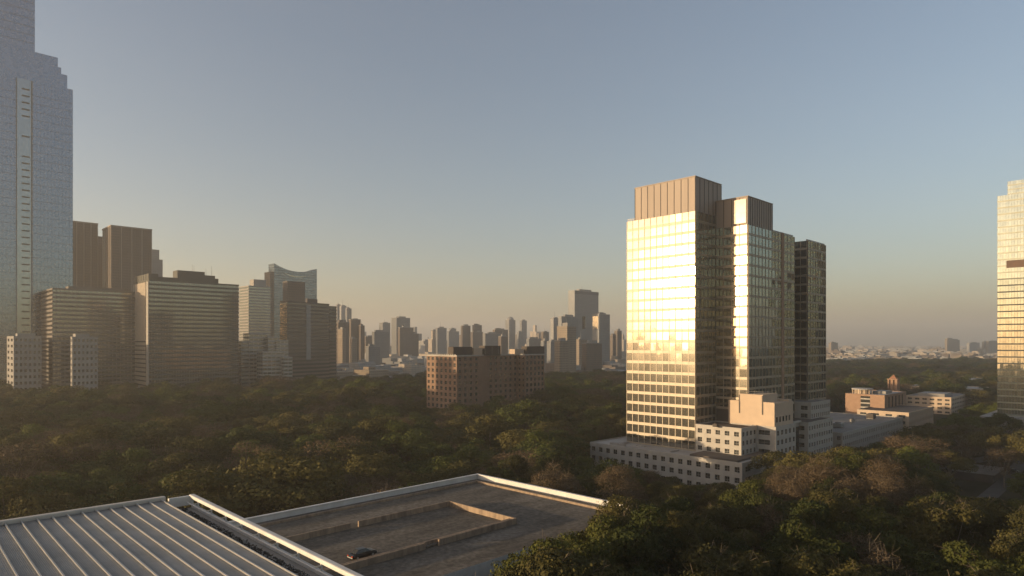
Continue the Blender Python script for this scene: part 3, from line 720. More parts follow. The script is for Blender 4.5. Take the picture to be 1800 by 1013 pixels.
# ---- distant skyline: (left px, corner px, right px, top row, distance, material, label, second stage)
SKY = [
 (590,593,599,536,2000,greyg,'pale hazy slab just right of the dark banded office'),
 (598,600,609,538,1950,whiteg,'white hazy slab in the trio right of the dark office'),
 (608,610,618,543,1900,greyg,'grey hazy slab, last of the trio right of the dark office'),
 (593,595,614,567,1350,browng,'brown block below the hazy trio'),
 (594,602,608,579,1250,tang,'sunlit tan block with bright narrow face at the foot of the trio'),
 (614,617,634,562,1500,browng,'dark stepped block right of the hazy trio'),
 (632,634,641,573,1500,browng,'lower step of the dark stepped block'),
 (616,619,627,596,1200,tang,'small tan block in front of the stepped dark block'),
 (640,643,660,592,1700,browng,'squat brown block left of the thin grey slab'),
 (656,658,684,584,1500,greyg,'wide grey block below the thin grey slab'),
 (667,673,686,568,2100,greyg,'thin blue grey slab left of the cream edged tower'),
 (688,697,721,559,1900,greyg,'tower with a cream sunlit edge and flat top'),
 (700,703,727,576,1750,browng,'brown shoulder block in front of the cream edged tower'),
 (722,724,736,587,1800,browng,'small brown step right of the cream edged tower'),
 (645,648,668,610,1150,greyg,'low grey block at the front of the city centre left'),
 (758,761,768,581,2300,tang,'narrow tan tower left end of the middle skyline'),
 (766,769,785,577,2200,greyg,'grey tower beside the narrow tan tower'),
 (786,789,807,583,2400,greyg,'hazy stepped tower in the middle skyline'),
 (790,792,802,578,2450,greyg,'small top block of the hazy stepped tower'),
 (810,814,827,573,2000,browng,'brown twin tower, the left one of two with notched tops'),
 (828,831,849,584,1950,browng,'wide base block of the right notched tower'),
 (831,834,847,572,2000,browng,'brown twin tower, the right one of two with notched tops'),
 (850,853,880,587,1700,greyg,'broad grey block above the brick apartment block roof'),
 (867,870,893,580,1900,browng,'dark block crowded with roof plant'),
 (888,895,906,563,2500,greyg,'rounded hazy tower with a domed tip'),
 (909,912,920,584,2300,greyg,'low shoulder block left of the slim slab'),
 (914,917,926,564,2500,greyg,'slim hazy slab alone in the skyline'),
 (879,881,893,592,1500,browng,'banded brown block over the brick apartment roof'),
 (927,930,952,596,1700,greyg,'low grey block right of the slim slab'),
 (952,955,965,584,1900,browng,'brown pointed block left of the banded white tower'),
 (955,957,966,600,1300,greyg,'grey slab in front of the pointed brown block'),
 (966,968,978,601,1250,greyg,'second grey slab in front of the pointed brown block'),
 (970,973,984,560,1500,whiteg,'white banded tower left of the tallest centre tower'),
 (983,987,1016,557,1450,greyg,'grey tower with sunlit corner before the tallest centre tower'),
 (999,1010,1052,511,1700,greyg,'tallest flat topped tower in the centre skyline'),
 (1041,1053,1072,553,1400,greyg,'tower with a glowing upper window left of the golden tower'),
 (979,997,1013,574,1000,tang,'sunlit tan tower with stacked balconies in front'),
 (1014,1018,1032,597,1200,tang,'small tan block below the tallest tower'),
 (1028,1031,1058,604,1050,browng,'wide brown block below the glowing window tower'),
 (1074,1077,1083,590,1700,browng,'left of two small towers close to the golden tower'),
 (1082,1085,1093,582,1700,browng,'right of two small towers close to the golden tower'),
 (979,984,1000,600,900,tang,'banded tan building with many ledges at the park edge'),
 (1662,1665,1678,596,3200,tang,'orange brick tower on the right horizon'),
 (1674,1676,1687,598,3300,tang,'wider half of the orange tower on the right horizon'),
 (1728,1730,1736,601,3400,tang,'thin tan tower far right on the horizon'),
 (1700,1704,1722,603,3000,whiteg,'white stepped block near the far right horizon'),
 (1458,1461,1473,603,2800,tang,'stepped tan block beside the right edge of the golden tower'),
 (1735,1738,1757,600,3300,tang,'pale block on the horizon beside the right tower')]
for (a, c, b_, yt, D, mat, lab) in SKY:
    b = Bld('distant_tower', lab, 'tower', c, D, 'distant city skyline towers')
    la = max(min(abs(b.LA(a)), 60), 10); lb = b.LB(b_); zt = b.z(yt)
    q = MB(); q.box(0, lb, 0, la, 0, zt)
    if (a+c) % 3 == 0: q.box(lb*.1, lb*.45, 1, la*.6, zt, zt+5)
    o = q.build('wall', mat, b.root)
    q = MB(); q.box(lb*.25, lb*.75, la*.2, la*.7, zt, zt+rng.uniform(3, 6)); q.box(-.2, lb+.2, -.2, .6, zt, zt+1.1); q.box(-.2, .6, .6, la+.2, zt, zt+1.1); q.build('roof_box', M['stone_dark'], b.root)
    if rng.random() < .5:
        q = MB(); q.tube((lb*.4, la*.4, zt), (lb*.4, la*.4, zt+rng.uniform(10, 22)), .5, .25, 5); q.build('antenna', M['steel'], b.root)
    if 'domed' in lab:
        q = MB(); r = lb*.42
        for i in range(5): q.tube((lb*.5, la*.5, zt+r*math.sin(i*.3)), (lb*.5, la*.5, zt+r*math.sin((i+1)*.3)), r*math.cos(i*.3), r*math.cos((i+1)*.3), 14)
        q.build('dome', M['stone_dark'], b.root)
    if 'tallest' in lab and 'flat' in lab:
        q = MB(); q.box(-.4, lb+.3, -.6, 0, zt-8, zt-1); q.build('top_band', surf('dark_top_band', (.12,.12,.12)), b.root)
    if 'glowing' in lab:
        q = MB(); q.box(-.8, -.1, 2, la-2, b.z(578), b.z(556)); q.build('glazing', M['gold'], b.root)

# ---- low rise city: the largest as things, the rest as one mass
lowm = [tang, whiteg, greyg, browng, window_wall('cream_facade', (.55, .46, .36), (.12, .11, .1), 3.0, 3.1, .4, .42, .2, .5)]
lowmesh = []
for i in range(12):
    rg = random.Random(100+i); q = MB(); wx = 1; h = rg.uniform(.8, 1.2)
    q.box(-.5, .5, -.5, .5, 0, h)
    if i % 3 == 0: q.box(-.5, .1, -.3, .5, h, h+.25)
    q.box(-.2, .15, -.1, .25, h, h+.15+.2*rg.random())
    if i % 4 == 1: q.box(.5, .9, -.4, .3, 0, h*.6)
    lowmesh.append(q)
def edgeD(px):   # where the trees stop and the city begins
    pts = [(-400, 640), (0, 620), (420, 680), (600, 760), (760, 880), (960, 930), (1100, 960), (1400, 1300), (1460, 1600), (1800, 1750), (2600, 1750)]
    return float(np.interp(px, [p[0] for p in pts], [p[1] for p in pts]))
lows = []
rg = random.Random(11)
for i in range(3400):
    px = rg.uniform(560, 1850) if i < 2600 else rg.uniform(-300, 560)
    D0 = edgeD(px)*1.03
    D = D0*math.exp(rg.random()**.85*math.log(9500/D0))
    if 1100 < px < 1440: continue
    sz = rg.uniform(16, 42)*(1+D/7000); h = rg.choice([8, 10, 12, 14, 18, 24])*(1 if D > 1300 else .85)
    if D > 2500 and rg.random() < .12: h *= 2.2
    if 600 < px < 1105 and D > 2200 and D < 5500 and rg.random() < .14: h = rg.uniform(45, 100); sz *= .8
    if px > 1440: h = min(h, 16 if rg.random() < .9 else 34)
    lows.append((D, px, sz, h, rg.uniform(.6, 1.6), rg.randrange(12), rg.randrange(5)))
lows.sort(key=lambda t: t[0]/(t[2]*t[3])**.5 + (0 if 560 < t[1] < 1810 else 1e6))
def zone(px):
    for a, s in ((640, 'just right of the dark banded office'), (700, 'below the cream edged tower'), (760, 'left of the brick apartment block'), (960, 'behind the brick apartment block'), (1040, 'below the tallest centre tower'), (1105, 'just left of the golden tower'), (1560, 'on the plain right of the golden tower'), (1680, 'on the plain below the orange tower'), (2500, 'on the plain by the right tower')):
        if px < a: return s
mn = ['tan', 'white', 'grey', 'brown', 'cream']
q = None; cache = {}
for i, (D, px, sz, h, asp, vi, mi) in enumerate(lows[:230]):
    X, Y = ground_pt(px, D); k = (vi, round(sz/4), round(h/4), round(asp*3), mi)
    if k not in cache:
        qq = MB(); qq.f = lowmesh[vi].f; qq.m = lowmesh[vi].m; qq.v = [(x*sz*asp, y*sz, z*h) for x, y, z in lowmesh[vi].v]
        cache[k] = qq.mesh('low_building', lowm[mi])
    o = bpy.data.objects.new('low_building', cache[k]); COL.objects.link(o); o.location = (X, Y, 0); o.rotation_euler = (0, 0, R_(GA)+(rg.random()-.5)*.3)
    size = 'small' if h < 11 else ('low' if h < 16 else 'mid rise')
    tag(o, f"{size} {mn[mi]} city building {'near the trees' if D < edgeD(px)*1.5 else ('in deep haze' if D > 3000 else 'among roofs')} {zone(px)}", 'building', 'low buildings of the distant city')
for mi in range(5):
    pass
q = MB()
for (D, px, sz, h, asp, vi, mi) in lows[230:]:
    X, Y = ground_pt(px, D); c, s_ = math.cos(R_(GA)), math.sin(R_(GA)); n = len(q.v); lm = lowmesh[vi]
    for x, y, z in lm.v:
        x, y = x*sz*asp, y*sz; q.v.append((X+x*c-y*s_, Y+x*s_+y*c, z*h))
    q.f += [tuple(n+j for j in f) for f in lm.f]; q.m += [mi]*len(lm.f)
# rows of blocks beyond the left of the frame, seen in the tower's glass
for i in range(70):
    t = i/70; D = rg.uniform(-230, 500) if i < 50 else rg.uniform(-250, -100); X = -rg.uniform(1500, 2600); h = rg.uniform(12, 60); sz = rg.uniform(15, 40)
    c, s_ = math.cos(R_(GA)), math.sin(R_(GA)); n = len(q.v); lm = lowmesh[i % 12]
    for x, y, z in lm.v:
        x, y = x*sz, y*sz; q.v.append((X+x*c-y*s_, D+x*s_+y*c, z*h))
    q.f += [tuple(n+j for j in f) for f in lm.f]; q.m += [i % 5]*len(lm.f)
tag(q.build('distant_city', lowm), 'mass of small hazy city roofs towards the horizon', 'distant city', kind='stuff')

# ------------------------------------------------------------------ foreground: concrete deck building
DX = R_(-44.6); MX = R_(-46.05)
DZ = 26.0
dk = empty('parking_deck', -8.6, 164, 0, DX, 'bare concrete roof deck with white parapet and low inner walls', 'building')
conc, cnt, cb = new_mat('stained_concrete')
tc = cnt.nodes.new('ShaderNodeTexCoord'); mp = cnt.nodes.new('ShaderNodeMapping'); mp.inputs['Scale'].default_value = (1, .25, 1)
mp.inputs['Rotation'].default_value = (0, 0, .35)
cnt.links.new(tc.outputs['Object'], mp.inputs[0])
na = noise(cnt, .16, 8, vec=mp.outputs[0], rough=.65); nb = noise(cnt, 1.2, 6, rough=.7)
ra = ramp(cnt, na.outputs['Fac'], [(.35, (.085, .074, .061)), (.5, (.14, .122, .10)), (.65, (.20, .175, .145))])
rbb = ramp(cnt, nb.outputs['Fac'], [(.38, (.6, .58, .55)), (.62, (1.1, 1.08, 1.05))])
mx = cnt.nodes.new('ShaderNodeMix'); mx.data_type = 'RGBA'; mx.blend_type = 'MULTIPLY'; mx.inputs['Factor'].default_value = 1
cnt.links.new(ra.outputs[0], mx.inputs['A']); cnt.links.new(rbb.outputs[0], mx.inputs['B']); cnt.links.new(mx.outputs['Result'], cb.inputs['Base Color'])
cb.inputs['Roughness'].default_value = .9; cb.inputs['Specular IOR Level'].default_value = .2
paraw = surf('white_parapet', (.62, .60, .56), (.5, .47, .43), .5, .55, stretch=(1, 1, .2))
curbm = surf('stained_curb', (.34, .25, .17), (.15, .11, .08), 1.0, .9, stretch=(1, 1, .25))
LX, LY = 47, 112
q = MB(); q.box(.3, LX, -LY, -.3, 0, DZ); q.build('wall', paraw, dk)
q = MB(); q.box(.35, LX-.05, -LY+.05, -.35, DZ, DZ+.03); q.build('deck_floor', conc, dk)
def local(px, py, z):
    X, Y = gp(px, py, z); dx, dy = X+8.6, Y-164
    c, s_ = math.cos(DX), math.sin(DX)
    return (dx*c+dy*s_, -dx*s_+dy*c)
q = MB()
q.box(0, LX, -.4, .0, DZ-1.5, DZ+1.0); q.box(0, .4, -LY, -.4, DZ-1.5, DZ+1.0)
q.box(-.15, LX, -.55, .15, DZ+1.0, DZ+1.25); q.box(-.15, .55, -LY, -.55, DZ+1.0, DZ+1.25)
q.build('parapet', paraw, dk, bevel=.05)
q = MB(); q.box(3.2, LX, -3.6, -3.2, DZ+.03, DZ+.5); q.box(3.2, 3.6, -LY, -3.6, DZ+.03, DZ+.5)
q.build('gutter_kerb', curbm, dk)
CZ = DZ+1.1
w0 = local(790, 880, CZ); w1 = local(912, 910, CZ)
x_a = w0[0]; yb = w0[1]
g0 = local(635, 918, CZ)[1]; g1 = local(622, 922, CZ)[1]
x_b = local(893, 911, CZ)[0]; x_c = w1[0]
h0 = local(777, 950, CZ)[1]; h1 = local(755, 957, CZ)[1]
print('deck local', w0, w1, g0, g1, x_b, x_c, h0, h1, local(450, 915, DZ+1.2), local(1075, 885, DZ+1.2))
q = MB(); t = .35
q.box(x_a, x_a+t, g0, yb, DZ+.03, CZ); q.box(x_a, x_a+t, -LY+1, g1, DZ+.03, CZ)
q.box(x_a+t, x_c, yb-t, yb, DZ+.03, CZ)
q.box(x_b-t, x_b, -LY+1, yb-t, DZ+.03, CZ-.25)
q.box(x_c-t, x_c, h0, yb-t, DZ+.03, CZ); q.box(x_c-t, x_c, -LY+1, h1, DZ+.03, CZ)
q.build('planter_wall', curbm, dk)
q = MB(); q.box(x_b+.02, x_c-t-.02, -LY+1.2, yb-t-.02, DZ+.03, DZ+.32); q.build('planter_bed', conc, dk)

# ---- car on the deck
def lathe_wheel(mb, cx, cy, cz, r, w_):
    mb.tube((cx, cy-w_/2, cz), (cx, cy+w_/2, cz), r, r, 18)
def car(px, py, z, rz, paint, label, detail=True, group=None):
    X, Y = gp(px, py, z); e = empty('parked_car', X, Y, z, rz, label, 'car', group)
    L, Wd = 4.5, 1.8
    sec = [(-2.25, .45, .62, .80), (-2.1, .30, .80, .92), (-1.3, .25, .92, 1.0), (-.2, .22, .95, 1.0), (.9, .22, .95, 1.0), (1.7, .25, .88, .98), (2.15, .32, .74, .92), (2.25, .42, .62, .82)]
    mb = MB()
    for i in range(len(sec)-1):
        a, b_ = sec[i], sec[i+1]
        for s_ in (1, -1):
            pa = [(a[0], s_*a[3]*.86, a[1]), (a[0], s_*a[3]*.9, (a[1]+a[2])/2), (a[0], s_*a[3]*.82, a[2])]
            pb = [(b_[0], s_*b_[3]*.86, b_[1]), (b_[0], s_*b_[3]*.9, (b_[1]+b_[2])/2), (b_[0], s_*b_[3]*.82, b_[2])]
            for k in range(2):
                f = (pa[k], pb[k], pb[k+1], pa[k+1])
                mb.quad(*(f if s_ < 0 else f[::-1]))
        mb.quad((a[0], -a[3]*.82, a[2]), (b_[0], -b_[3]*.82, b_[2]), (b_[0], b_[3]*.82, b_[2]), (a[0], a[3]*.82, a[2]))
        mb.quad((a[0], a[3]*.86, a[1]), (b_[0], b_[3]*.86, b_[1]), (b_[0], -b_[3]*.86, b_[1]), (a[0], -a[3]*.86, a[1]))
    for a, fl in ((sec[0], 1), (sec[-1], 0)):
        f = [(a[0], -a[3]*.86, a[1]), (a[0], -a[3]*.9, (a[1]+a[2])/2), (a[0], -a[3]*.82, a[2]), (a[0], a[3]*.82, a[2]), (a[0], a[3]*.9, (a[1]+a[2])/2), (a[0], a[3]*.86, a[1])]
        mb.poly(f if fl else f[::-1])
    body = mb.build('body', paint, e)
    c = MB()   # cabin glass: roof narrower than the belt line
    lo = [(-1.75, .70), (1.15, .74)]; hi = [(-1.05, .56), (.35, .60)]; zl, zh = .93, 1.40
    A = [(-1.75, -.70, zl), (1.15, -.74, zl), (1.15, .74, zl), (-1.75, .70, zl)]; B = [(-1.05, -.56, zh), (.35, -.6, zh), (.35, .6, zh), (-1.05, .56, zh)]
    for i in range(4): c.quad(A[i], A[(i+1) % 4], B[(i+1) % 4], B[i])
    c.build('window', M['carglass'], e)
    r = MB(); r.prism([(-1.1, -.58), (.38, -.62), (.38, .62), (-1.1, .58)], zh, zh+.05); r.build('roof', paint, e, bevel=.02)
    for sx in (-1.38, 1.38):
        for sy in (-.76, .76):
            t_ = MB(); lathe_wheel(t_, 0, 0, 0, .32, .22); o = t_.build('wheel', M['crownd'], e); o.location = (sx, sy, .32)
            t_ = MB(); lathe_wheel(t_, 0, 0, 0, .19, .24); t_.build('rim', M['steel'], o)
    lm = surf('red_lamp_lens', (.45, .06, .02), rough=.15); hm = surf('clear_lamp_lens', (.7, .65, .55), rough=.1)
    for sy in (-.58, .58):
        t_ = MB(); t_.box(-.06, .05, -.16, .16, -.08, .08); o = t_.build('tail_light', lm, e); o.location = (-2.24, sy, .62)
        t_ = MB(); t_.box(-.05, .06, -.16, .16, -.07, .07); o = t_.build('headlight', hm, e); o.location = (2.22, sy, .56)
    t_ = MB(); t_.box(-2.31, -2.2, -.72, .72, .34, .48); t_.build('bumper', M['steel'], e)
black = surf('dark_car_paint', (.012, .012, .013), (.009, .009, .009), 2, .3, spec=.4); white = surf('white_car_paint', (.7, .7, .68), rough=.2)
car(637, 979, DZ+.03, R_(46.05), black, 'dark saloon car parked against the low inner wall of the deck')
car(1672, 818, .1, R_(10), white, 'white car on the road by the dark trees at right')
car(1732, 772, .1, R_(-25), white, 'small white car farther up the curving path at right')

for i, (px, py, rz, lab, m_) in enumerate(((1700, 806, 12, 'dark car following the white one on the shaded road', 'b'), (1752, 797, 14, 'grey car farther along the shaded road at right', 'g'), (1782, 830, -60, 'dark car parked beside the ribbed pavilion at right', 'b'))):
    car(px, py, .1, R_(rz), black if m_ == 'b' else M['steel'], lab)
for px, py, lab in ((1690, 822, 'slim street lamp nearest on the shaded road'), (1738, 812, 'slim street lamp in the middle of the shaded road'), (1790, 795, 'slim street lamp at the far bend of the road')):
    X, Y = gp(px, py); e = empty('street_lamp', X, Y, 0, R_(100), lab, 'street lamp', 'street lamps along the shaded road')
    q = MB(); q.tube((0, 0, 0), (0, 0, 8), .11, .06, 8); q.build('pole', M['steel'], e)
    q = MB(); q.tube((0, 0, 8), (1.8, 0, 8.3), .05, .04, 6); q.build('arm', M['steel'], e)
    q = MB(); q.box(1.6, 2.4, -.15, .15, 8.22, 8.36); q.build('lamp_head', M['frame'], e)

# ---- metal roof building
MR = empty('metal_roof_building', -28.5, 58.8, 0, MX, 'corrugated grey metal roof with raised seams and white edge beam in the corner', 'building')
RZ = 46.0
met, mnt, mb_ = new_mat('ribbed_metal')
tc = mnt.nodes.new('ShaderNodeTexCoord'); sp = mnt.nodes.new('ShaderNodeSeparateXYZ'); mnt.links.new(tc.outputs['Object'], sp.inputs[0])
n_ = noise(mnt, .35, 6); rr_ = ramp(mnt, n_.outputs['Fac'], [(.3, (.20, .195, .18)), (.7, (.30, .29, .275))])
mnt.links.new(rr_.outputs[0], mb_.inputs['Base Color']); mb_.inputs['Metallic'].default_value = .55; mb_.inputs['Roughness'].default_value = .45
q = MB(); ys = -2.45; NS = 46; x0, x1 = -1.2, 46
for i in range(NS*10):                       # trapezoidal ribs, ten per pan
    y = ys-i*.1; z_ = RZ
    q.quad((x0, y-.05, z_), (x1, y-.05, z_), (x1, y, z_), (x0, y, z_))
    q.quad((x0, y-.065, z_-.02), (x1, y-.065, z_-.02), (x1, y-.05, z_), (x0, y-.05, z_))
    q.quad((x0, y-.085, z_-.02), (x1, y-.085, z_-.02), (x1, y-.065, z_-.02), (x0, y-.065, z_-.02))
    q.quad((x0, y-.1, z_), (x1, y-.1, z_), (x1, y-.085, z_-.02), (x0, y-.085, z_-.02))
q.build('roof_sheet', met, MR)
seamm = surf('seam_metal', (.55, .52, .48), (.45, .43, .40), 1, .35, metal=.6)
for i in range(NS+1):
    s_ = MB(); s_.box(x0+.02, x1, -.035, .035, 0, .11); s_.box(x0+.02, x1, -.045, .045, .11, .14)
    o = s_.build('seam', seamm, MR) if i == 0 else bpy.data.objects.new('seam', seam0)
    if i == 0: seam0 = o.data
    else: COL.objects.link(o); o.parent = MR
    o.location = (0, ys-i*1.0, RZ)
beige = surf('pale_trim', (.60, .53, .44), (.5, .44, .37), .6, .5)
q = MB(); q.box(x0-.5, x0+.02, ys-NS-1, ys+.4, RZ-.6, RZ+.32); q.build('ridge_trim', beige, MR, bevel=.08)
q = MB(); q.box(x0, x1, ys-NS, ys-.02, 0, RZ-.05); q.box(0, x1, ys+.1, -.3, 0, RZ-.72); q.build('wall', M['stone_dark'], MR)
q = MB(); q.box(x0+.05, x1, ys+.02, ys+.08, RZ-1.3, RZ+.02); q.build('gutter_side', M['stone_dark'], MR)
q = MB()     # edge beam, rounded section
ra = .27
q.box(-.35, x1, -.42, .06, RZ+.08, RZ+.40)
q.build('edge_beam', paraw, MR, bevel=.09)
q = MB(); q.box(-.35, .0, ys+.3, -.1, RZ-.5, RZ+.32); q.build('end_parapet', paraw, MR, bevel=.04)
q = MB(); q.tube((.3, -.75, RZ-.15), (x1, -.75, RZ-.15), .045, .045, 8); q.tube((.3, -.75, RZ-.15), (.3, -.3, RZ+.2), .045, .045, 8); q.build('lower_rail', paraw, MR)
for i in range(12):
    p_ = MB(); p_.box(-.05, .05, -.22, -.12, RZ-.5, RZ+.08); p_.box(-.04, .04, -.8, -.22, RZ-.2, RZ-.12); p_.box(-.09, .09, -.3, -.05, RZ-.5, RZ-.44)
    o = p_.build('bracket', paraw, MR); o.location = (1.4+i*3.2, 0, 0)
q = MB(); q.box(0, x1, -.3, -.02, 0, RZ-.5); q.build('kerb_wall', paraw, MR)
# rubble in the gutter: small irregular stones and scraps
rg = random.Random(5); q = MB()
for i in range(5200):
    x = rg.uniform(-.2, 30); y = rg.uniform(ys+.2, -.9); s_ = rg.uniform(.04, .17)
    a = [Vector((rg.gauss(0, 1), rg.gauss(0, 1), rg.gauss(0, .7))).normalized()*s_*rg.uniform(.6, 1.3) for _ in range(4)]
    c_ = Vector((x, y, RZ-.72+s_*.5)); P = [tuple(c_+v) for v in a]; m_ = 0 if rg.random() < .75 else 1
    q.poly([P[0], P[1], P[2]], m_); q.poly([P[0], P[2], P[3]], m_); q.poly([P[0], P[3], P[1]], m_); q.poly([P[1], P[3], P[2]], m_)
o = q.build('gutter_rubble', [surf('rubble_grey', (.12, .105, .09), (.05, .045, .04), 3, .95), surf('rubble_pale', (.42, .39, .35), rough=.9)], MR)
tag(o, kind='stuff')

# ---- small park structures
def kiosk(px, py, w_, d_, h_, label, roofm):
    X, Y = gp(px, py); e = empty('park_pavilion', X, Y, 0, R_(GA), label, 'pavilion')
    q = MB(); q.box(0, w_, 0, d_, 0, h_); q.build('wall', M['roofdark'], e)
    q = MB(); q.box(-.8, w_+.8, -.8, d_+.8, h_, h_+.35)
    for i in range(int(w_/2)): q.box(i*2+.2, i*2+.5, -.8, d_+.8, h_+.35, h_+.6)
    q.build('roof', roofm, e)
kiosk(1745, 850, 22, 14, 3.5, 'low pavilion with ribbed grey roof in the clearing at right', M['roofgrey'])
kiosk(975, 826, 9, 7, 4, 'little pale hut half hidden in the trees beyond the deck corner', M['roofpale'])

# ------------------------------------------------------------------ trees
def crown_mesh(name, seed, R, zlo, zhi, nl, nleaf, ls, mats, flat=.65, sparse=0, blobby=1.0):
    """leaf faces spread over many lobes; returns mesh and lobe centres"""
    r = np.random.RandomState(seed); C = []; RD = []
    for i in range(nl):
        a = r.uniform(0, 2*np.pi); q_ = np.sqrt(r.uniform(0, 1)); rad = R*r.uniform(.22, .42)*blobby
        rr = q_*(R-rad*.7); top = zlo+(zhi-zlo)*(1-.55*q_**2.2)
        z = top-rad*flat-r.uniform(0, 1)**1.5*(zhi-zlo)*.35
        C.append((rr*np.cos(a), rr*np.sin(a), z)); RD.append(rad)
    C = np.array(C); RD = np.array(RD)
    li = r.choice(nl, nleaf, p=RD**2/np.sum(RD**2))
    d = r.normal(size=(nleaf, 3)); d[:, 2] = d[:, 2]*.9+.35; d /= np.linalg.norm(d, axis=1)[:, None]
    sh = r.uniform(.72, 1.0, nleaf)**.7; sh[r.uniform(size=nleaf) < .12] *= 1.12
    # twiggy unevenness by direction
    wob = 1+.16*np.sin(d[:, 0]*7+li*1.7)*np.cos(d[:, 1]*6+li)+.1*np.sin(d[:, 2]*11+li*2.3)
    P = C[li]+d*(RD[li]*sh*wob)[:, None]*np.array([1, 1, flat])
    nrm = d+r.normal(size=(nleaf, 3))*.42; nrm /= np.linalg.norm(nrm, axis=1)[:, None]
    t = np.cross(nrm, r.normal(size=(nleaf, 3))); t /= np.linalg.norm(t, axis=1)[:, None]; b = np.cross(nrm, t)
    s = ls*r.uniform(.55, 1.35, nleaf)[:, None]; asp = r.uniform(.5, .9, nleaf)[:, None]
    V = np.stack([P-t*s*.5, P+b*s*asp*.5, P+t*s*.5, P-b*s*asp*.5], axis=1).reshape(-1, 3)
    me = bpy.data.meshes.new(name); n = nleaf
    me.vertices.add(n*4); me.vertices.foreach_set('co', V.astype(np.float32).ravel())
    me.loops.add(n*4); me.loops.foreach_set('vertex_index', np.arange(n*4, dtype=np.int32))
    me.polygons.add(n); me.polygons.foreach_set('loop_start', np.arange(0, n*4, 4, dtype=np.int32)); me.polygons.foreach_set('loop_total', np.full(n, 4, dtype=np.int32))
    for m in mats: me.materials.append(m)
    me.update(); me.validate()
    return me, C, RD
def trunk_mb(C, zlo, rt, seed, twigs=0, R=7):
    r = random.Random(seed); mb = MB()
    fork = zlo*.75
    mb.tube((0, 0, -.3), (.15, .1, fork), rt, rt*.72, 8)
    for i, c in enumerate(C):
        c = Vector(c); st = Vector((.15, .1, fork*r.uniform(.8, 1.0))); mid = st.lerp(c, .5)+Vector((r.uniform(-.6, .6), r.uniform(-.6, .6), r.uniform(0, 1.2)))
        mb.tube(st, mid, rt*.42, rt*.26, 5); mb.tube(mid, c, rt*.26, rt*.12, 5)
        for k in range(twigs):
            e = c+Vector((r.gauss(0, 1), r.gauss(0, 1), r.gauss(.5, .7))).normalized()*R*r.uniform(.25, .42)
            m2 = c.lerp(e, .5)+Vector((r.uniform(-.3, .3),)*3)
            mb.tube(c, m2, rt*.11, rt*.07, 3); mb.tube(m2, e, rt*.07, rt*.03, 3)
            for k2 in range(2):
                e2 = m2+Vector((r.gauss(0, 1), r.gauss(0, 1), r.gauss(.6, .6))).normalized()*R*.2
                mb.tube(m2, e2, rt*.05, rt*.02, 3)
    return mb
# kinds: (crown mesh, trunk mesh, nominal height, radius)
def kind(name, seed, R, zlo, zhi, nl, nleaf, ls, leaf, flat=.65, twigs=0, barkm=None, rt=.4, blobby=1.0):
    me, C, RD = crown_mesh('crown', seed, R, zlo, zhi, nl, nleaf, ls, [leaf], flat, blobby=blobby)
    tm = trunk_mb(C, zlo, rt, seed, twigs, R).mesh('trunk', barkm or M['trunk'])
    return dict(name=name, crown=me, trunk=tm, h=zhi, R=R)
MID = [kind('tree', 1, 9, 7, 20, 17, 7000, .62, M['leaf'], .6, blobby=1.1), kind('tree', 2, 10, 8, 20, 19, 8000, .62, M['leaf'], .55, blobby=1.1),
       kind('tree', 3, 7.5, 6, 20, 13, 6000, .60, M['leaf2'], .75, blobby=1.15), kind('tree', 4, 11, 9, 20, 22, 8500, .62, M['leaf2'], .45, blobby=1.1),
       kind('tree', 5, 8, 6, 20, 14, 6500, .60, M['leaf'], .8, blobby=1.15), kind('tree', 8, 9.5, 9, 20, 17, 7000, .58, M['leaf2'], .5, 1, M['bare'])]
BRN = [kind('bare_tree', 6, 8, 7, 20, 14, 3200, .42, M['leafb'], .7, 5, M['bare'], .26), kind('bare_tree', 7, 9, 7, 20, 16, 3600, .42, M['leafb'], .6, 5, M['bare'], .26)]
NEAR = [kind('tree', 11, 9, 10, 30, 26, 34000, .38, M['leafn'], .7, 2, None, .4, .95), kind('tree', 12, 10, 12, 30, 30, 40000, .38, M['leafn'], .6, 2, None, .4, .95),
        kind('tree', 13, 9.5, 10, 30, 26, 32000, .38, M['leafn2'], .7, 3, M['bare'], .4, .95), kind('tree', 16, 8.5, 12, 30, 22, 26000, .40, M['leafn2'], .6, 3, M['bare'], .4, 1.0)]
NBRN = [kind('bare_tree', 14, 9.5, 10, 28, 22, 16000, .28, M['leafbn'], .7, 9, M['bare'], .27, .95), kind('bare_tree', 15, 9, 9, 28, 20, 18000, .28, M['leafbn'], .7, 9, M['bare'], .27, .95)]
# footprints kept free of trees (world xy, radius-expanded polygons in building frames)
def in_frame(X, Y, ox, oy, ang, x0, x1, y0, y1):
    dx, dy = X-ox, Y-oy; c, s_ = math.cos(ang), math.sin(ang)
    lx, ly = dx*c+dy*s_, -dx*s_+dy*c
    return x0 < lx < x1 and y0 < ly < y1
FP = [(-8.6, 164, DX, -5, LX+3, -LY, 5), (-28.5, 58.8, MX, -7, 60, -80, 6)]
for (x0, x1, y0, y1) in ((-18, 38, -12, 72), (10, 108, -12, 46), (100, 212, -8, 50), (205, 268, -12, 32)): FP.append((T.X, T.D, T.a, x0, x1, y0, y1))
for b, (x0, x1, y0, y1) in ((BB, (-4, 52, -4, 30)), (CU, (-4, 11, -4, 11)), (OB, (-4, 70, -4, 36)), (RT, (-18, 60, -14, 95)), (AB, (-4, 66, -5, 34)), (OA, (-5, OA.lb+4, -5, OA.la+5))): FP.append((b.X, b.D, b.a, x0, x1, y0, y1))
def blocked(X, Y, m=0):
    for ox, oy, an, x0, x1, y0, y1 in FP:
        if in_frame(X, Y, ox, oy, an, x0-m, x1+m, y0-m, y1+m): return True
    return False
SILN = [(840, 1040), (870, 1003), (900, 975), (950, 965), (990, 945), (1040, 925), (1072, 890), (1110, 872), (1300, 872), (1340, 850), (1480, 800), (1560, 800), (1700, 875), (1900, 870)]
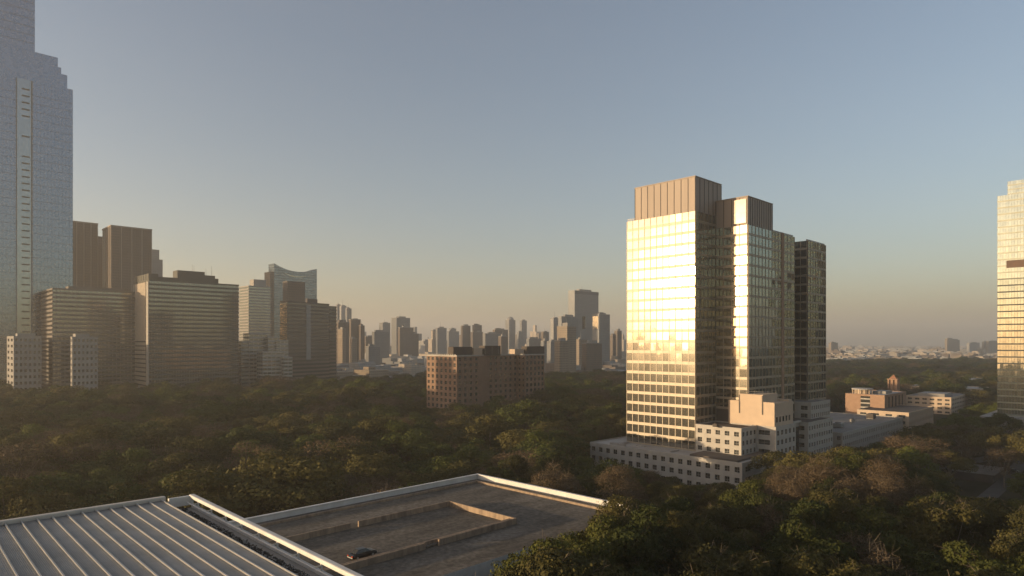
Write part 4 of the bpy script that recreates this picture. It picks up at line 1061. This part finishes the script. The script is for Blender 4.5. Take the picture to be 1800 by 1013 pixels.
SILM = [(980, 796), (1030, 800), (1045, 808), (1100, 818), (1130, 824), (1165, 842), (1200, 835), (1230, 850), (1260, 850), (1300, 856), (1340, 840), (1380, 812), (1420, 795), (1480, 778), (1560, 788), (1610, 822), (1700, 868), (1760, 880), (1900, 865)]
SILF = [(1380, 830), (1440, 805), (1480, 795), (1560, 775), (1600, 757), (1660, 737), (1700, 716), (1740, 704), (1900, 700)]
def sil(px, y):
    S = SILN if y < 135 else (SILM if y < 242 or px < 1330 else SILF)
    return float(np.interp(px, [p[0] for p in S], [p[1] for p in S]))
trees = []
rg = random.Random(21)
Y = 74.0
def cell(D): return (10.5 if D < 240 else 12.0) if D < 420 else (12.5 if D < 900 else 14.5)
def px0(x, y): return 900+F*x/y
while Y < 1900:
    c = cell(Y); hw = Y*.86+40
    X = -hw if Y < 1000 else Y*.25
    Xl = -hw
    if Y < 620: Xl = -hw-(60 if Y > 120 else 0)
    X = Xl if Y < 1000 else Y*.2
    while X < hw:
        x = X+rg.uniform(-.42, .42)*c; y = Y+rg.uniform(-.42, .42)*c
        X += c
        if y < 72: continue
        if y < 92 and px0(x, y) < 1120: continue
        px = 900+F*x/y
        if y > edgeD(px)*.99 or blocked(x, y, 2): continue
        if px > 1640 and 205 < y < 400 and rg.random() < (.72 if y < 330 else .35): continue
        hh = rg.gauss(18.5, 4.4)
        cap = 60-(sil(px, y)-603)/F*(y-3)
        if y < 135:
            if px < 830: hh = min(hh, 18)
            else: hh = min(rg.uniform(29, 34), cap+rg.uniform(-2, .5))
        elif y < 242:
            if px > 1320: hh = min(rg.uniform(24, 31), cap+rg.uniform(-3, .6))
            elif px > 1060: hh = min(rg.uniform(19, 28), cap+rg.uniform(-3, .6))
            elif px > 890 and y > 190 and px < 1000: hh = rg.uniform(21, 26)
            elif px > 985: hh = min(hh, cap)
        elif y < 300 and 890 < px < 1000: hh = rg.uniform(21, 26)
        elif y < 305 and 985 < px < 1330: hh = min(hh, cap)
        elif y < 560 and px > 1400: hh = min(hh, cap)
        if hh < 7: continue
        if y > 700: hh *= .95
        brown = rg.random() < (.16 if px < 1050 else .2)
        if y < 240 and px > 1150 and px < 1640: brown = rg.random() < .22
        trees.append([y, x, hh, brown, px])
    Y += c
for px, y, ty in ((1118, 117, 868), (1085, 111, 885), (1050, 106, 912), (1022, 97, 935), (975, 92, 950), (1010, 84, 958), (915, 84, 974), (888, 80, 1000), (1190, 122, 876), (1150, 100, 885)):
    trees = [t for t in trees if math.hypot(t[1]-(px-900)/F*y, t[0]-y) > 5]
    trees.append([y, (px-900)/F*y, zat(ty, y-3), False, px])
# visibility order: near and inside the frame first
def inframe(t): return (-30 < t[4] < 1830 or (t[0] < 170 and -300 < t[4] < 2150)) and (HZ+(60-t[2])*F/t[0]) < 1040
vis = sorted([t for t in trees if inframe(t)], key=lambda t: t[0]); rest = [t for t in trees if not inframe(t)]
NIND = 300
ind, mass = vis[:NIND], vis[NIND:]+[t for t in rest if t[0] > 170]
print('trees', len(trees), 'visible', len(vis), 'limit depth', ind[-1][0])
# some single trees farther off that stand out against the brick block and the towers stay in the mass
def tzone(px, y):
    d = 'nearest the viewer' if y < 150 else ('in the near belt' if y < 215 else ('in the middle belt' if y < 260 else 'in the farther belt'))
    for a, s in ((200, 'above the left of the metal roof'), (450, 'behind the metal roof corner'), (700, 'behind the left deck parapet'), (860, 'behind the far deck corner'), (1060, 'between deck and golden tower'), (1200, 'left of the white base wing'), (1330, 'before the white base wing'), (1480, 'under the recessed bay'), (1640, 'under the grey roofed wing'), (2500, 'at right by the road')):
        if px < a: return d+' '+s
def copy_tree(root, kids):
    r = root.copy(); COL.objects.link(r)
    for k in kids:
        c = k.copy(); COL.objects.link(c); c.parent = r
    return r
protos = {}
for (y, x, hh, brown, px) in ind:
    near = y < 245 and px > 820
    pool = (NBRN if near else BRN) if brown else (NEAR if near else MID)
    ki = rg.randrange(len(pool)); K = pool[ki]
    key_ = (K['crown'].name)
    tone = 'bare brown twiggy' if brown else {M['leaf'].name: 'dense green', M['leaf2'].name: 'olive green', M['leafn'].name: 'fresh green leafy', M['leafn2'].name: 'olive leafy'}[K['crown'].materials[0].name]
    lab = f"{tone} tree {tzone(px, y)}"
    if key_ not in protos:
        r = empty(K['name'], 0, 0)
        a = bpy.data.objects.new('crown', K['crown']); COL.objects.link(a); a.parent = r
        b = bpy.data.objects.new('trunk', K['trunk']); COL.objects.link(b); b.parent = r
        protos[key_] = (r, (a, b)); o = r
    else: o = copy_tree(*protos[key_])
    s_ = hh/K['h']; w_ = max(s_, .75)*rg.uniform(.92, 1.3 if not near else 1.12)
    o.location = (x, y, 0); o.rotation_euler = (0, 0, rg.uniform(0, 6.28)); o.scale = (w_, w_, s_)
    tag(o, lab, 'tree', 'trees of the park forest')
# the rest of the forest as one mass
src = bpy.data.collections.new('forest_sources'); SRC = []
for i, K in enumerate(MID+BRN):
    me = K['crown'].copy(); bm = bmesh.new(); bm.from_mesh(me); nf = len(bm.faces)
    bm.from_mesh(K['trunk']); bm.faces.ensure_lookup_table()
    for f in bm.faces[nf:]: f.material_index = 1
    bm.to_mesh(me); bm.free(); me.materials.append(K['trunk'].materials[0])
    o = bpy.data.objects.new(f'{i:02d}_forest_source', me); src.objects.link(o)
# more forest out of frame to the left for the tower's reflections and the low sun
for i in range(900):
    x = -rg.uniform(300, 1500); y = rg.uniform(-250, 620)
    if abs(math.atan2(x, y)) < .72 and y > 0: continue
    mass.append([y, x, rg.gauss(19, 3), rg.random() < .15, -999])
pts = bpy.data.meshes.new('forest'); pts.vertices.add(len(mass))
co = []; rot = []; scl = []; idx = []
for (y, x, hh, brown, px) in mass:
    co += [x, y, 0]; rot += [0, 0, rg.uniform(0, 6.28)]; s_ = hh/20; w_ = s_*rg.uniform(1.0, 1.4)*(1.3 if y > 900 else 1); scl += [w_, w_, s_]
    idx.append(rg.randrange(len(MID)) if not brown else len(MID)+rg.randrange(len(BRN)))
pts.vertices.foreach_set('co', co)
for nm, ty, dat, key_ in (('rot', 'FLOAT_VECTOR', rot, 'vector'), ('scl', 'FLOAT_VECTOR', scl, 'vector'), ('idx', 'INT', idx, 'value')):
    a = pts.attributes.new(nm, ty, 'POINT'); a.data.foreach_set(key_, dat)
fo = bpy.data.objects.new('forest', pts); COL.objects.link(fo)
tag(fo, 'far part of the dark green park forest reaching to the city', 'forest', kind='stuff')
ng = bpy.data.node_groups.new('forest_instances', 'GeometryNodeTree')
ng.interface.new_socket('Geometry', in_out='INPUT', socket_type='NodeSocketGeometry'); ng.interface.new_socket('Geometry', in_out='OUTPUT', socket_type='NodeSocketGeometry')
gi = ng.nodes.new('NodeGroupInput'); go = ng.nodes.new('NodeGroupOutput'); ip = ng.nodes.new('GeometryNodeInstanceOnPoints'); ci = ng.nodes.new('GeometryNodeCollectionInfo')
ci.inputs['Collection'].default_value = src; ci.inputs['Separate Children'].default_value = True; ci.inputs['Reset Children'].default_value = True
ip.inputs['Pick Instance'].default_value = True
def attr(nm, ty):
    n = ng.nodes.new('GeometryNodeInputNamedAttribute'); n.data_type = ty; n.inputs['Name'].default_value = nm; return n.outputs['Attribute']
ng.links.new(gi.outputs[0], ip.inputs['Points']); ng.links.new(ci.outputs[0], ip.inputs['Instance'])
ng.links.new(attr('rot', 'FLOAT_VECTOR'), ip.inputs['Rotation']); ng.links.new(attr('scl', 'FLOAT_VECTOR'), ip.inputs['Scale']); ng.links.new(attr('idx', 'INT'), ip.inputs['Instance Index'])
ng.links.new(ip.outputs[0], go.inputs[0])
md = fo.modifiers.new('forest', 'NODES'); md.node_group = ng

# ------------------------------------------------------------------ haze
hz = MB(); hz.box(-12600, 12600, -310, 15100, -1, 480)
hm = bpy.data.materials.new('haze_air'); hm.use_nodes = True; hn = hm.node_tree; hn.nodes.clear()
pv_ = hn.nodes.new('ShaderNodeVolumePrincipled'); pv_.inputs['Color'].default_value = (1, .95, .87, 1); pv_.inputs['Density'].default_value = 1.7e-4
pv_.inputs['Anisotropy'].default_value = .35
ho = hn.nodes.new('ShaderNodeOutputMaterial'); hn.links.new(pv_.outputs[0], ho.inputs['Volume'])
hzo = hz.build('haze', hm); tag(hzo, kind='stuff')
